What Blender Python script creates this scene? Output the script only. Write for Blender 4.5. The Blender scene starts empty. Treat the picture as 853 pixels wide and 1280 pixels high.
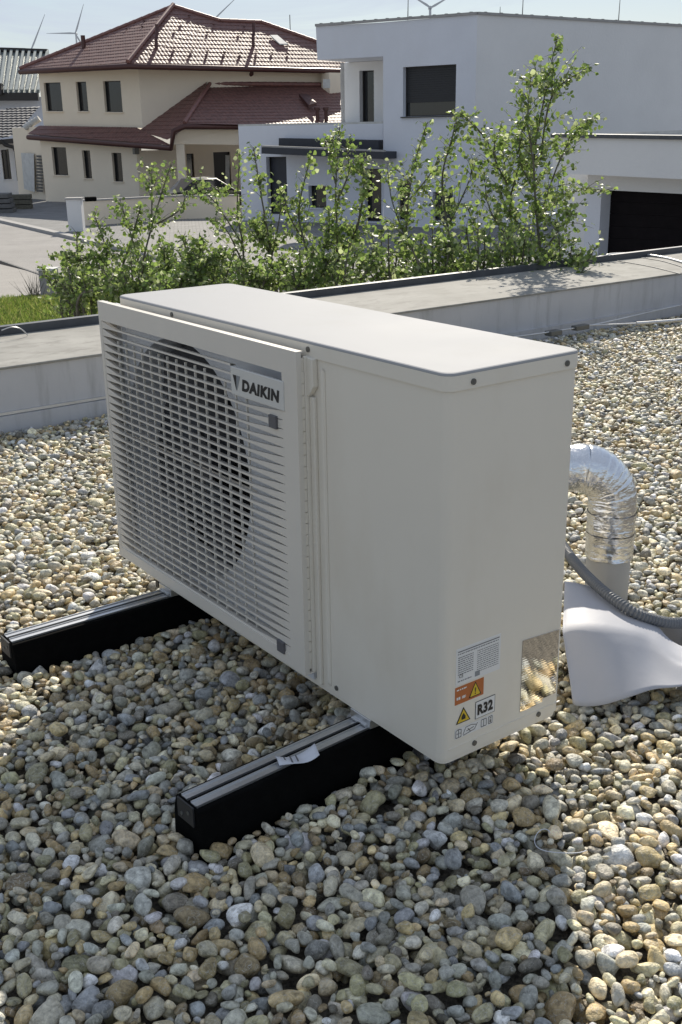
import bpy, bmesh, math, random
import numpy as np
from mathutils import Vector, Matrix, Euler

random.seed(7)
rng = np.random.default_rng(11)
SC = bpy.context.scene
COL = SC.collection

# ---------------------------------------------------------------- camera
CAM = Vector((-1.24163, -1.37099, 1.17200))
ROT = Euler((1.2320537, 0.0159569, -0.6394122), 'XYZ')
FPX = 1354.76
cd = bpy.data.cameras.new('camera')
cd.sensor_fit = 'VERTICAL'
cd.sensor_height = 36.0
cd.lens = FPX / 1280.0 * 36.0
cd.clip_start = 0.05
cd.clip_end = 8000
cam = bpy.data.objects.new('camera', cd)
cam.location = CAM
cam.rotation_euler = ROT
COL.objects.link(cam)
SC.camera = cam

# ---------------------------------------------------------------- world, sun, exposure
SUN_EL, SUN_ROT = math.radians(35.3), math.radians(43.6)
world = bpy.data.worlds.new('World')
SC.world = world
world.use_nodes = True
wt = world.node_tree
wn, wl = wt.nodes, wt.links
sky = wn.new('ShaderNodeTexSky')
sky.sky_type = 'NISHITA'
sky.sun_disc = False
sky.sun_elevation = SUN_EL
sky.sun_rotation = SUN_ROT
sky.air_density = 1.0
sky.dust_density = 0.4
sky.ozone_density = 1.6
# thin streaky cloud, from the direction of view
tc = wn.new('ShaderNodeTexCoord')
mp = wn.new('ShaderNodeMapping'); mp.inputs['Scale'].default_value = (2.2, 2.2, 16)
mp.inputs['Location'].default_value = (3.1, 0.4, 0.2)
nz = wn.new('ShaderNodeTexNoise'); nz.inputs['Scale'].default_value = 1.6
nz.inputs['Detail'].default_value = 9; nz.inputs['Roughness'].default_value = .62; nz.inputs['Distortion'].default_value = .6
rp = wn.new('ShaderNodeValToRGB'); rp.color_ramp.elements[0].position = .46; rp.color_ramp.elements[1].position = .66
rp.color_ramp.elements[0].color = (.38, .38, .38, 1); rp.color_ramp.elements[1].color = (.95, .95, .95, 1)
mxw = wn.new('ShaderNodeMix'); mxw.data_type = 'RGBA'
mxw.inputs[7].default_value = (7.3, 8.1, 9.5, 1)
bg = wn['Background']; bg.inputs[1].default_value = 0.074
wl.new(tc.outputs['Generated'], mp.inputs[0]); wl.new(mp.outputs[0], nz.inputs[0]); wl.new(nz.outputs[0], rp.inputs[0])
wl.new(rp.outputs[0], mxw.inputs[0]); wl.new(sky.outputs[0], mxw.inputs[6]); wl.new(mxw.outputs[2], bg.inputs[0])

sl = bpy.data.lights.new('sun', 'SUN')
sl.energy = 5.0
sl.angle = math.radians(0.53)
sl.color = (1.0, 0.92, 0.79)
sun = bpy.data.objects.new('sun', sl)
sdir = Vector((math.sin(SUN_ROT) * math.cos(SUN_EL), math.cos(SUN_ROT) * math.cos(SUN_EL), math.sin(SUN_EL)))
sun.rotation_euler = sdir.to_track_quat('Z', 'Y').to_euler()
sun.location = (0, 0, 30)
COL.objects.link(sun)
SC.view_settings.view_transform = 'Standard'
SC.view_settings.look = 'None'
SC.view_settings.gamma = 1
SC.view_settings.exposure = 0.16
SC.cycles.max_bounces = 8

# ---------------------------------------------------------------- survey: pixel of the 853x1280 photo -> place
RM = ROT.to_matrix()
FW = (RM @ Vector((0, 0, -1))); FW.z = 0; FW.normalize()
def ray(px, py): return RM @ Vector(((px - 426.5) / FPX, -(py - 640) / FPX, -1.0))
def P(px, py, d):
    r = ray(px, py); return CAM + r * (d / r.dot(FW))
def onz(px, py, z):
    r = ray(px, py); return CAM + r * ((z - CAM.z) / r.z)
def onpl(px, py, p0, n):
    r = ray(px, py); return CAM + r * ((p0 - CAM).dot(n) / r.dot(n))
def project(A):
    c = (A - np.array(CAM)) @ np.array(RM)
    return 426.5 + FPX * c[:, 0] / -c[:, 2], 640 - FPX * c[:, 1] / -c[:, 2], -c[:, 2]
GZ = -1.68      # street level
GR = -0.11      # top of the roof gravel

# ---------------------------------------------------------------- object helpers
def link(o, parent=None):
    COL.objects.link(o)
    if parent is not None:
        o.parent = parent
        o.matrix_parent_inverse = parent.matrix_world.inverted() if parent.type != 'EMPTY' else Matrix.Translation(-Vector(parent.location))
    return o
def tag(o, label=None, cat=None, group=None, kind=None):
    if label: o['label'] = label
    if cat: o['category'] = cat
    if group: o['group'] = group
    if kind: o['kind'] = kind
    return o
def thing(name, loc, label, cat, group=None, kind=None):
    o = bpy.data.objects.new(name, None); o.empty_display_size = .1; o.location = loc
    COL.objects.link(o)
    return tag(o, label, cat, group, kind)

class MB:
    """collects shapes, all in world coordinates, for ONE mesh object"""
    def __init__(s): s.v = []; s.f = []; s.sm = []; s.mi = []
    def add(s, vs, fs, smooth=False, mi=0):
        b = len(s.v); s.v += [tuple(p) for p in vs]
        for f in fs: s.f.append([b + i for i in f]); s.sm.append(smooth); s.mi.append(mi)
        return s
    def box(s, x0, x1, y0, y1, z0, z1, M=None):
        vs = [Vector((x, y, z)) for z in (z0, z1) for y in (y0, y1) for x in (x0, x1)]
        if M is not None: vs = [M @ v for v in vs]
        return s.add(vs, [(0, 2, 3, 1), (4, 5, 7, 6), (0, 1, 5, 4), (2, 6, 7, 3), (0, 4, 6, 2), (1, 3, 7, 5)])
    def prism(s, pts, off):
        """closed prism: polygon pts (3D) extruded by vector off"""
        n = len(pts); off = Vector(off)
        vs = [Vector(p) for p in pts] + [Vector(p) + off for p in pts]
        return s.add(vs, [tuple(range(n))[::-1], tuple(range(n, 2 * n))] + [(i, (i + 1) % n, n + (i + 1) % n, n + i) for i in range(n)])
    def bar(s, a, b, w, h, up=Vector((0, 0, 1))):
        a, b = Vector(a), Vector(b); d = (b - a).normalized(); sd = d.cross(up).normalized(); u = sd.cross(d)
        vs = [p + sd * (w / 2 * i) + u * (h / 2 * j) for p in (a, b) for i, j in ((-1, -1), (1, -1), (1, 1), (-1, 1))]
        return s.add(vs, [(3, 2, 1, 0), (4, 5, 6, 7), (0, 1, 5, 4), (1, 2, 6, 5), (2, 3, 7, 6), (3, 0, 4, 7)])
    def tube(s, pts, r, n=8, cap=True, smooth=True, rings=None):
        pts = [Vector(p) for p in pts]; m = len(pts)
        rr = r if isinstance(r, (list, tuple)) else [r] * m
        vs = []; ref = None
        for i, p in enumerate(pts):
            t = (pts[min(i + 1, m - 1)] - pts[max(i - 1, 0)]).normalized()
            if ref is None: ref = t.orthogonal().normalized()
            ref = (ref - t * ref.dot(t)).normalized(); bi = t.cross(ref)
            for k in range(n):
                a = 2 * math.pi * k / n
                vs.append(p + (ref * math.cos(a) + bi * math.sin(a)) * rr[i])
        fs = [(i * n + k, i * n + (k + 1) % n, (i + 1) * n + (k + 1) % n, (i + 1) * n + k) for i in range(m - 1) for k in range(n)]
        s.add(vs, fs, smooth)
        if cap: s.add(vs[:n], [tuple(range(n))[::-1]]); s.add(vs[-n:], [tuple(range(n))])
        return s
    def disc(s, c, nrm, r, h, n=16):
        c = Vector(c); nrm = Vector(nrm).normalized()
        return s.tube([c, c + nrm * h], r, n, True, False)
    def build(s, name, mat, parent=None, bevel=0, seg=2, angle=35):
        me = bpy.data.meshes.new(name)
        me.from_pydata(s.v, [], s.f); me.validate()
        if len(me.polygons) == len(s.sm):
            me.polygons.foreach_set('use_smooth', s.sm); me.polygons.foreach_set('material_index', s.mi)
        for m in (mat if isinstance(mat, (list, tuple)) else [mat]): me.materials.append(m)
        bm = bmesh.new(); bm.from_mesh(me)
        bmesh.ops.recalc_face_normals(bm, faces=bm.faces); bm.to_mesh(me); bm.free()
        o = bpy.data.objects.new(name, me)
        if bevel:
            b = o.modifiers.new('bevel', 'BEVEL'); b.width = bevel; b.segments = seg; b.limit_method = 'ANGLE'; b.angle_limit = math.radians(angle)
            b.harden_normals = True
            me.polygons.foreach_set('use_smooth', [True] * len(me.polygons))
        return link(o, parent)

def catmull(pts, k=8):
    pts = [Vector(p) for p in pts]; out = []
    for i in range(len(pts) - 1):
        p0, p1, p2, p3 = pts[max(i - 1, 0)], pts[i], pts[i + 1], pts[min(i + 2, len(pts) - 1)]
        for j in range(k):
            t = j / k
            out.append(.5 * ((2 * p1) + (p2 - p0) * t + (2 * p0 - 5 * p1 + 4 * p2 - p3) * t * t + (3 * p1 - p0 - 3 * p2 + p3) * t ** 3))
    return out + [pts[-1]]

# ---------------------------------------------------------------- materials
def newmat(name):
    m = bpy.data.materials.new(name); m.use_nodes = True
    nt = m.node_tree; return m, nt.nodes, nt.links, nt.nodes['Principled BSDF']
def mat(name, col, rough=.6, metal=0, var=.12, scale=6, bump=.1, bscale=60, spec=.5, coat=0, stretch=(1, 1, 1), dirt=None, bdist=.01, col2=None):
    m, N, L, b = newmat(name)
    b.inputs['Metallic'].default_value = metal
    b.inputs['Specular IOR Level'].default_value = spec
    b.inputs['Coat Weight'].default_value = coat
    g = N.new('ShaderNodeNewGeometry'); mpp = N.new('ShaderNodeMapping'); mpp.inputs['Scale'].default_value = stretch
    L.new(g.outputs['Position'], mpp.inputs[0])
    n1 = N.new('ShaderNodeTexNoise'); n1.inputs['Scale'].default_value = scale; n1.inputs['Detail'].default_value = 6; n1.inputs['Roughness'].default_value = .6
    L.new(mpp.outputs[0], n1.inputs[0])
    r = N.new('ShaderNodeValToRGB')
    c2 = col2 or tuple(c * (1 + var) for c in col)
    r.color_ramp.elements[0].position = .32; r.color_ramp.elements[1].position = .68
    r.color_ramp.elements[0].color = tuple(c * (1 - var) for c in col) + (1,)
    r.color_ramp.elements[1].color = tuple(min(c, .9) for c in c2) + (1,)
    L.new(n1.outputs[0], r.inputs[0])
    out = r.outputs[0]
    if dirt:   # (colour, scale, stretch, lo, hi) streaks and stains with a shape of their own
        mp2 = N.new('ShaderNodeMapping'); mp2.inputs['Scale'].default_value = dirt[2]
        L.new(g.outputs['Position'], mp2.inputs[0])
        n3 = N.new('ShaderNodeTexNoise'); n3.inputs['Scale'].default_value = dirt[1]; n3.inputs['Detail'].default_value = 5; n3.inputs['Roughness'].default_value = .65
        L.new(mp2.outputs[0], n3.inputs[0])
        r3 = N.new('ShaderNodeValToRGB'); r3.color_ramp.elements[0].position = dirt[3]; r3.color_ramp.elements[1].position = dirt[4]
        L.new(n3.outputs[0], r3.inputs[0])
        mx = N.new('ShaderNodeMix'); mx.data_type = 'RGBA'; mx.inputs[7].default_value = dirt[0] + (1,)
        L.new(r3.outputs[0], mx.inputs[0]); L.new(out, mx.inputs[6]); out = mx.outputs[2]
    L.new(out, b.inputs['Base Color'])
    rr = N.new('ShaderNodeMapRange'); rr.inputs[3].default_value = max(rough - .06, .02); rr.inputs[4].default_value = min(rough + .06, 1)
    L.new(n1.outputs[0], rr.inputs[0]); L.new(rr.outputs[0], b.inputs['Roughness'])
    if bump:
        n2 = N.new('ShaderNodeTexNoise'); n2.inputs['Scale'].default_value = bscale; n2.inputs['Detail'].default_value = 5
        L.new(mpp.outputs[0], n2.inputs[0])
        bp = N.new('ShaderNodeBump'); bp.inputs['Strength'].default_value = bump; bp.inputs['Distance'].default_value = bdist
        L.new(n2.outputs[0], bp.inputs['Height']); L.new(bp.outputs[0], b.inputs['Normal'])
    return m

def attr_mat(name, objcol=False, leaf=False):
    m, N, L, b = newmat(name)
    if objcol:
        a = N.new('ShaderNodeObjectInfo'); src = a.outputs['Color']
    else:
        a = N.new('ShaderNodeAttribute'); a.attribute_name = 'pcol'; src = a.outputs['Color']
    if leaf:
        b.inputs['Base Color'].default_value = (1, 1, 1, 1); b.inputs['Roughness'].default_value = .42
        b.inputs['Specular IOR Level'].default_value = .45
        L.new(src, b.inputs['Base Color'])
        tr = N.new('ShaderNodeBsdfTranslucent'); mx = N.new('ShaderNodeMixShader'); mx.inputs[0].default_value = .48
        hs = N.new('ShaderNodeHueSaturation'); hs.inputs['Value'].default_value = 1.6; hs.inputs['Saturation'].default_value = 1.1
        L.new(src, hs.inputs['Color']); L.new(hs.outputs[0], tr.inputs[0])
        L.new(b.outputs[0], mx.inputs[1]); L.new(tr.outputs[0], mx.inputs[2]); L.new(mx.outputs[0], N['Material Output'].inputs[0])
        return m
    g = N.new('ShaderNodeNewGeometry')
    n1 = N.new('ShaderNodeTexNoise'); n1.inputs['Scale'].default_value = 75; n1.inputs['Detail'].default_value = 7; n1.inputs['Roughness'].default_value = .68
    n1.inputs['Distortion'].default_value = .5
    L.new(g.outputs['Position'], n1.inputs[0])
    mr = N.new('ShaderNodeMapRange'); mr.inputs[1].default_value = .3; mr.inputs[2].default_value = .7; mr.inputs[3].default_value = .36; mr.inputs[4].default_value = 1.48
    L.new(n1.outputs[0], mr.inputs[0])
    ml = N.new('ShaderNodeMix'); ml.data_type = 'RGBA'; ml.blend_type = 'MULTIPLY'; ml.inputs[0].default_value = 1
    L.new(src, ml.inputs[6]); L.new(mr.outputs[0], ml.inputs[7])
    # veins and pits
    n2 = N.new('ShaderNodeTexNoise'); n2.inputs['Scale'].default_value = 38; n2.inputs['Detail'].default_value = 4; n2.inputs['Distortion'].default_value = 1.6
    L.new(g.outputs['Position'], n2.inputs[0])
    r2 = N.new('ShaderNodeValToRGB'); e = r2.color_ramp.elements; e[0].position = .485; e[1].position = .515
    e[0].color = (0, 0, 0, 1); e[1].color = (0, 0, 0, 1); x = e.new(.5); x.color = (.75, .75, .75, 1)
    L.new(n2.outputs[0], r2.inputs[0])
    m2 = N.new('ShaderNodeMix'); m2.data_type = 'RGBA'; m2.inputs[7].default_value = (.58, .56, .50, 1)
    L.new(r2.outputs[0], m2.inputs[0]); L.new(ml.outputs[2], m2.inputs[6]); L.new(m2.outputs[2], b.inputs['Base Color'])
    b.inputs['Roughness'].default_value = .5; b.inputs['Specular IOR Level'].default_value = .45
    n3 = N.new('ShaderNodeTexNoise'); n3.inputs['Scale'].default_value = 190; n3.inputs['Detail'].default_value = 5
    L.new(g.outputs['Position'], n3.inputs[0])
    bp = N.new('ShaderNodeBump'); bp.inputs['Strength'].default_value = .8; bp.inputs['Distance'].default_value = .004
    L.new(n3.outputs[0], bp.inputs['Height']); L.new(bp.outputs[0], b.inputs['Normal'])
    return m

M = {}
M['casing'] = mat('casing_paint', (.79, .745, .655), .40, var=.015, scale=3, bump=.05, bscale=9, bdist=.002, dirt=((.71, .65, .545), 3, (1.6, 1.6, .8), .50, .95))
M['lid'] = mat('lid_paint_sun_dimmed', (.385, .39, .40), .65, var=.015, spec=.12, scale=4, bump=.05, bscale=900, bdist=.0005, dirt=((.365, .365, .36), 3.2, (1, 1, 1), .5, .85))  # casing paint darkened against direct sun on the lid top; blotches are dust
M['grille'] = mat('grille_paint', (.72, .68, .61), .38, var=.02, scale=5, bump=.05, bscale=700, bdist=.0005)
M['inner'] = mat('fan_bay_metal', (.68, .70, .74), .5, var=.05, bump=.03)
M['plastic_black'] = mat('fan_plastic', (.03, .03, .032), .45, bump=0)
M['fan'] = mat('fan_blade_plastic', (.05, .052, .06), .42, bump=0)
M['rubber'] = mat('rubber', (.004, .004, .004), .9, var=.3, scale=40, bump=.35, bscale=260, bdist=.003, spec=.08)
M['alu'] = mat('aluminium_channel', (.62, .63, .64), .34, metal=.85, var=.06, scale=20, bump=.06, bscale=300, stretch=(.3, 6, 6), bdist=.001)
M['steel'] = mat('screw_steel', (.16, .16, .15), .45, metal=.5, bump=0)
M['ink'] = mat('black_ink', (.012, .012, .014), .5, bump=0, var=0)
M['greyink'] = mat('grey_ink', (.13, .13, .14), .5, bump=0, var=0)
M['midgrey'] = mat('emblem_grey', (.26, .28, .30), .5, bump=0, var=0)
M['plate'] = mat('badge_plate', (.66, .655, .62), .35, bump=0, var=.01)
M['clip'] = mat('clip_plastic', (.12, .12, .13), .5, bump=0)
M['paper'] = mat('label_paper', (.78, .78, .77), .5, bump=0, var=.02)
M['orange'] = mat('orange_print', (.48, .14, .035), .45, bump=0, var=.05)
M['yellow'] = mat('yellow_print', (.72, .50, .03), .45, bump=0, var=.03)
M['foilcol'] = None
M['pipe'] = mat('grey_pipe_plastic', (.40, .40, .40), .45, var=.06, bump=.05)
M['hose'] = mat('corrugated_hose_plastic', (.15, .16, .175), .45, bump=.05)
M['sheet'] = mat('membrane_pvc', (.41, .42, .46), .6, var=.04, scale=7, bump=.12, bscale=40, bdist=.004)
M['paperlbl'] = mat('care_paper', (.72, .74, .80), .6, bump=.05)
M['concrete'] = mat('coping_membrane', (.32, .312, .288), .8, spec=.2, var=.16, scale=3.5, bump=.25, bscale=45, bdist=.004,
                    dirt=((.25, .242, .222), 6.5, (1, 1.6, 1), .48, .66))
M['upstand'] = mat('upstand_render', (.52, .52, .535), .6, var=.05, scale=3, bump=.12, bscale=70, bdist=.003,
                   dirt=((.38, .38, .385), 5, (2.6, 1, .35), .52, .74))
M['edge'] = mat('dark_edge_metal', (.075, .08, .09), .45, metal=.3, var=.2, scale=9, bump=.05)
M['wire'] = mat('conductor_aluminium', (.62, .62, .62), .4, metal=.6, bump=0)
M['block'] = mat('grey_block', (.28, .28, .28), .8, bump=.3)
M['white_wall'] = mat('white_render', (.72, .74, .80), .85, var=.03, scale=.8, bump=.25, bscale=14, bdist=.02, dirt=((.68, .69, .73), .5, (1, 1, .4), .45, .85))
M['white_wall2'] = mat('grey_render', (.76, .755, .75), .85, var=.03, scale=.8, bump=.25, bscale=14, bdist=.02)
M['cream_wall'] = mat('cream_render', (.84, .735, .585), .85, var=.03, scale=.8, bump=.25, bscale=14, bdist=.02)
M['tile'] = mat('clay_tile', (.165, .074, .060), .58, var=.3, scale=7, bump=.15, bscale=60, bdist=.008, spec=.8)
M['tile_ridge'] = mat('clay_ridge_tile', (.20, .085, .07), .5, var=.25, scale=7, bump=.1, spec=.75)
M['gutter'] = mat('brown_gutter', (.085, .035, .03), .4, metal=.2, bump=.05)
M['frame'] = mat('dark_frame', (.022, .018, .017), .4, bump=0)
M['glass'] = mat('window_glass', (.018, .02, .023), .06, bump=0, var=.2, scale=.7, spec=.8)
M['blind'] = mat('roller_blind', (.018, .019, .023), .5, bump=0)
M['sill'] = mat('sill_metal', (.03, .03, .032), .4, bump=0)
M['darkgrey'] = mat('dark_cladding', (.03, .034, .046), .5, var=.15, bump=.1)
M['slate'] = mat('slate_tile', (.085, .085, .092), .5, var=.2, bump=.15)
M['seam_roof'] = mat('seam_metal', (.24, .27, .26), .45, metal=.2, var=.08, scale=2, bump=.05)
M['door_white'] = mat('white_door', (.55, .55, .53), .6, bump=.05)
M['asphalt'] = mat('asphalt', (.30, .285, .27), .9, var=.13, scale=.55, bump=.6, bscale=35, bdist=.02, dirt=((.24, .23, .22), .9, (1, 1, 1), .5, .75))
M['paver'] = mat('paving', (.13, .128, .125), .85, var=.2, scale=2.5, bump=.4, bscale=12, bdist=.02)
M['pavement'] = mat('pale_pavement', (.33, .31, .285), .9, var=.1, scale=1.5, bump=.4, bscale=25, bdist=.02)
M['kerb'] = mat('kerb_stone', (.36, .35, .34), .85, var=.1, bump=.3)
M['soil'] = mat('yard_ground', (.30, .28, .24), .95, var=.25, scale=1.2, bump=.8, bscale=20, bdist=.05)
M['bed'] = mat('gravel_bed_filler', (.15, .135, .11), .9, var=.6, scale=90, bump=1, bscale=70, bdist=.02)
M['bark'] = mat('bark', (.13, .12, .09), .8, var=.3, scale=20, bump=.3)
M['garage_door'] = mat('garage_door_panel', (.010, .008, .009), .85, var=.2, bump=.05, spec=.1)
M['car'] = mat('car_paint', (.008, .008, .01), .4, bump=0, coat=.15, spec=.3)
M['turbine'] = mat('turbine_white', (.50, .53, .58), .5, bump=0)
M['leaf'] = attr_mat('leaf', leaf=True)
M['pebble'] = attr_mat('pebble_stone')
M['pebble_o'] = attr_mat('pebble_stone_single', objcol=True)

# crumpled foil
def foil():
    m, N, L, b = newmat('crumpled_foil')
    b.inputs['Base Color'].default_value = (.83, .84, .86, 1); b.inputs['Metallic'].default_value = 1; b.inputs['Roughness'].default_value = .2
    g = N.new('ShaderNodeNewGeometry')
    mpp = N.new('ShaderNodeMapping'); mpp.inputs['Scale'].default_value = (1, 1, 1.8); L.new(g.outputs['Position'], mpp.inputs[0])
    v = N.new('ShaderNodeTexVoronoi'); v.inputs['Scale'].default_value = 55; v.feature = 'DISTANCE_TO_EDGE'; L.new(mpp.outputs[0], v.inputs['Vector'])
    n = N.new('ShaderNodeTexNoise'); n.inputs['Scale'].default_value = 40; n.inputs['Detail'].default_value = 6; n.inputs['Distortion'].default_value = 1.2; L.new(mpp.outputs[0], n.inputs[0])
    a = N.new('ShaderNodeMath'); a.operation = 'MULTIPLY_ADD'; a.inputs[1].default_value = .5; L.new(v.outputs[0], a.inputs[0]); L.new(n.outputs[0], a.inputs[2])
    bp = N.new('ShaderNodeBump'); bp.inputs['Strength'].default_value = .42; bp.inputs['Distance'].default_value = .005
    L.new(a.outputs[0], bp.inputs['Height']); L.new(bp.outputs[0], b.inputs['Normal'])
    return m
M['foil'] = foil()
# ridged mirror plate on the side panel
def mirror():
    m, N, L, b = newmat('mirror_foil')
    b.inputs['Base Color'].default_value = (.88, .86, .82, 1); b.inputs['Metallic'].default_value = 1; b.inputs['Roughness'].default_value = .03
    g = N.new('ShaderNodeNewGeometry')
    w = N.new('ShaderNodeTexWave'); w.bands_direction = 'Z'; w.inputs['Scale'].default_value = 62; w.inputs['Distortion'].default_value = .4
    L.new(g.outputs['Position'], w.inputs[0])
    n = N.new('ShaderNodeTexNoise'); n.inputs['Scale'].default_value = 30; L.new(g.outputs['Position'], n.inputs[0])
    a = N.new('ShaderNodeMath'); a.operation = 'MULTIPLY_ADD'; a.inputs[1].default_value = .25; L.new(w.outputs[0], a.inputs[0]); L.new(n.outputs[0], a.inputs[2])
    bp = N.new('ShaderNodeBump'); bp.inputs['Strength'].default_value = .06; bp.inputs['Distance'].default_value = .0010
    L.new(a.outputs[0], bp.inputs['Height']); L.new(bp.outputs[0], b.inputs['Normal'])
    return m
M['mirror'] = mirror()
# paving with joints
def paver_mat(name, col, sc, joint=.05, bw=.5, bh=.25):
    m, N, L, b = newmat(name)
    g = N.new('ShaderNodeNewGeometry'); mpp = N.new('ShaderNodeMapping'); mpp.inputs['Rotation'].default_value = (0, 0, .5); L.new(g.outputs['Position'], mpp.inputs[0])
    br = N.new('ShaderNodeTexBrick'); br.inputs['Scale'].default_value = sc; br.inputs['Mortar Size'].default_value = joint
    br.inputs['Color1'].default_value = tuple(c * .85 for c in col) + (1,); br.inputs['Color2'].default_value = tuple(c * 1.15 for c in col) + (1,)
    br.inputs['Mortar'].default_value = tuple(c * .5 for c in col) + (1,)
    L.new(mpp.outputs[0], br.inputs[0])
    n = N.new('ShaderNodeTexNoise'); n.inputs['Scale'].default_value = 1.3; n.inputs['Detail'].default_value = 6; L.new(g.outputs['Position'], n.inputs[0])
    mr = N.new('ShaderNodeMapRange'); mr.inputs[3].default_value = .7; mr.inputs[4].default_value = 1.3; L.new(n.outputs[0], mr.inputs[0])
    ml = N.new('ShaderNodeMix'); ml.data_type = 'RGBA'; ml.blend_type = 'MULTIPLY'; ml.inputs[0].default_value = 1
    L.new(br.outputs[0], ml.inputs[6]); L.new(mr.outputs[0], ml.inputs[7]); L.new(ml.outputs[2], b.inputs['Base Color'])
    b.inputs['Roughness'].default_value = .85
    return m
M['lot'] = paver_mat('paving_lot', (.26, .255, .245), 2.2, .03)
M['drive'] = paver_mat('paving_drive', (.20, .20, .20), 2.2, .02)

# ================================================================ THE LARGE STRUCTURE
def flat(name, pts, z, m, kind='structure', parent=None, thick=0):
    mb = MB()
    pts = [Vector((p[0], p[1], z)) for p in pts]
    if thick: mb.prism([p - Vector((0, 0, thick)) for p in pts], (0, 0, thick))
    else: mb.add(pts, [tuple(range(len(pts)))])
    o = mb.build(name, m, parent)
    if parent is None: o['kind'] = kind
    return o
def ext(a, b, k0, k1):
    """the line a-b on the ground, lengthened"""
    a, b = Vector(a), Vector(b); d = (b - a).normalized(); return a - d * k0, b + d * k1

flat('ground', [(-400, -120), (4000, -400), (4000, 4500), (-1500, 4500)], GZ - .12, M['soil'])
fa, fb = ext(onz(0, 277, GZ), onz(90, 298, GZ), 40, 50)      # far kerb
sd_ = (onz(90, 298, GZ) - onz(0, 277, GZ)).normalized()
na, nb = ext(onz(26, 336, GZ), onz(26, 336, GZ) + sd_, 45, 45)      # near kerb
flat('road', [na, nb, fb, fa], GZ, M['asphalt'], thick=.1)
ga, gb = ext(onz(0, 377, GZ), onz(50, 371, GZ), 12, 22)
flat('pavement', [onz(-90, 390, GZ), onz(76, 370, GZ), onz(76, 350, GZ), onz(-90, 309, GZ)], GZ + .02, M['pavement'], thick=.1)
up = (fb - fa).normalized(); out = Vector((-up.y, up.x, 0))
if out.dot(FW) < 0: out = -out
flat('driveway', [fa, fb, fb + out * 60, fa + out * 60], GZ + .03, M['drive'], thick=.1)
lp = [onz(170, 320, GZ), onz(420, 350, GZ), onz(420, 262, GZ), onz(215, 268, GZ)]
flat('paved_lot', lp, GZ + .05, M['lot'], thick=.1)
MB().bar(fa + Vector((0, 0, .02)), fb + Vector((0, 0, .02)), .25, .14).build('kerb', M['kerb'])['kind'] = 'structure'
MB().bar(ga + Vector((0, 0, .0)), gb + Vector((0, 0, .0)), .12, .14).build('kerb', M['kerb'])['kind'] = 'structure'
MB().bar(na + Vector((0, 0, .02)), nb + Vector((0, 0, .02)), .06, .03).build('gutter_line', M['paver'])['kind'] = 'structure'

# our roof slab and parapet
PX0, PX1, PY0, PY1, PT = -3.0, 6.35, 3.45, 4.28, .185
roof = MB()
roof.box(-3.0, 6.35, -3.2, 3.45, GZ, -.17)
roof.build('roof_slab', M['bed'])['kind'] = 'structure'
par = thing('parapet', ((PX0 + PX1) / 2, PY1, GZ), 'broad pale parapet with dark metal edge running behind the outdoor unit', 'parapet')
b_ = MB(); b_.box(PX0, PX1 + .9, PY0, PY1 - .02, GZ, PT - .012); b_.box(PX1, PX1 + .9, -3.2, PY0, GZ, PT - .012); b_.build('wall', M['upstand'], par)
b_ = MB(); b_.prism([Vector((PX0, PY0 - .012, PT - .012)), Vector((PX1 - .012, PY0 - .012, PT - .012)), Vector((PX1 - .012, -3.2, PT - .012)), Vector((PX1 + .9, -3.2, PT - .012)), Vector((PX1 + .9, PY1 - .03, PT - .012)), Vector((PX0, PY1 - .03, PT - .012))], (0, 0, .012))
b_.build('coping', M['concrete'], par, bevel=.004)
b_ = MB(); b_.box(PX0, PX1 + .93, PY1 - .03, PY1 + .02, PT - .14, PT + .045); b_.box(PX1 + .88, PX1 + .93, -3.2, PY1 - .03, PT - .14, PT + .045); b_.build('metal_edge', M['edge'], par, bevel=.004)
b_ = MB(); b_.bar((PX0, PY0 - .006, -.03), (.93, PY0 - .006, -.03), .008, .012); b_.build('clamping_bar', M['wire'], par)
b_ = MB(); b_.box(PX0, PX1 - .03, PY0 - .02, PY0, -.16, -.04); b_.build('upstand_skirt', M['upstand'], par)

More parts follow.
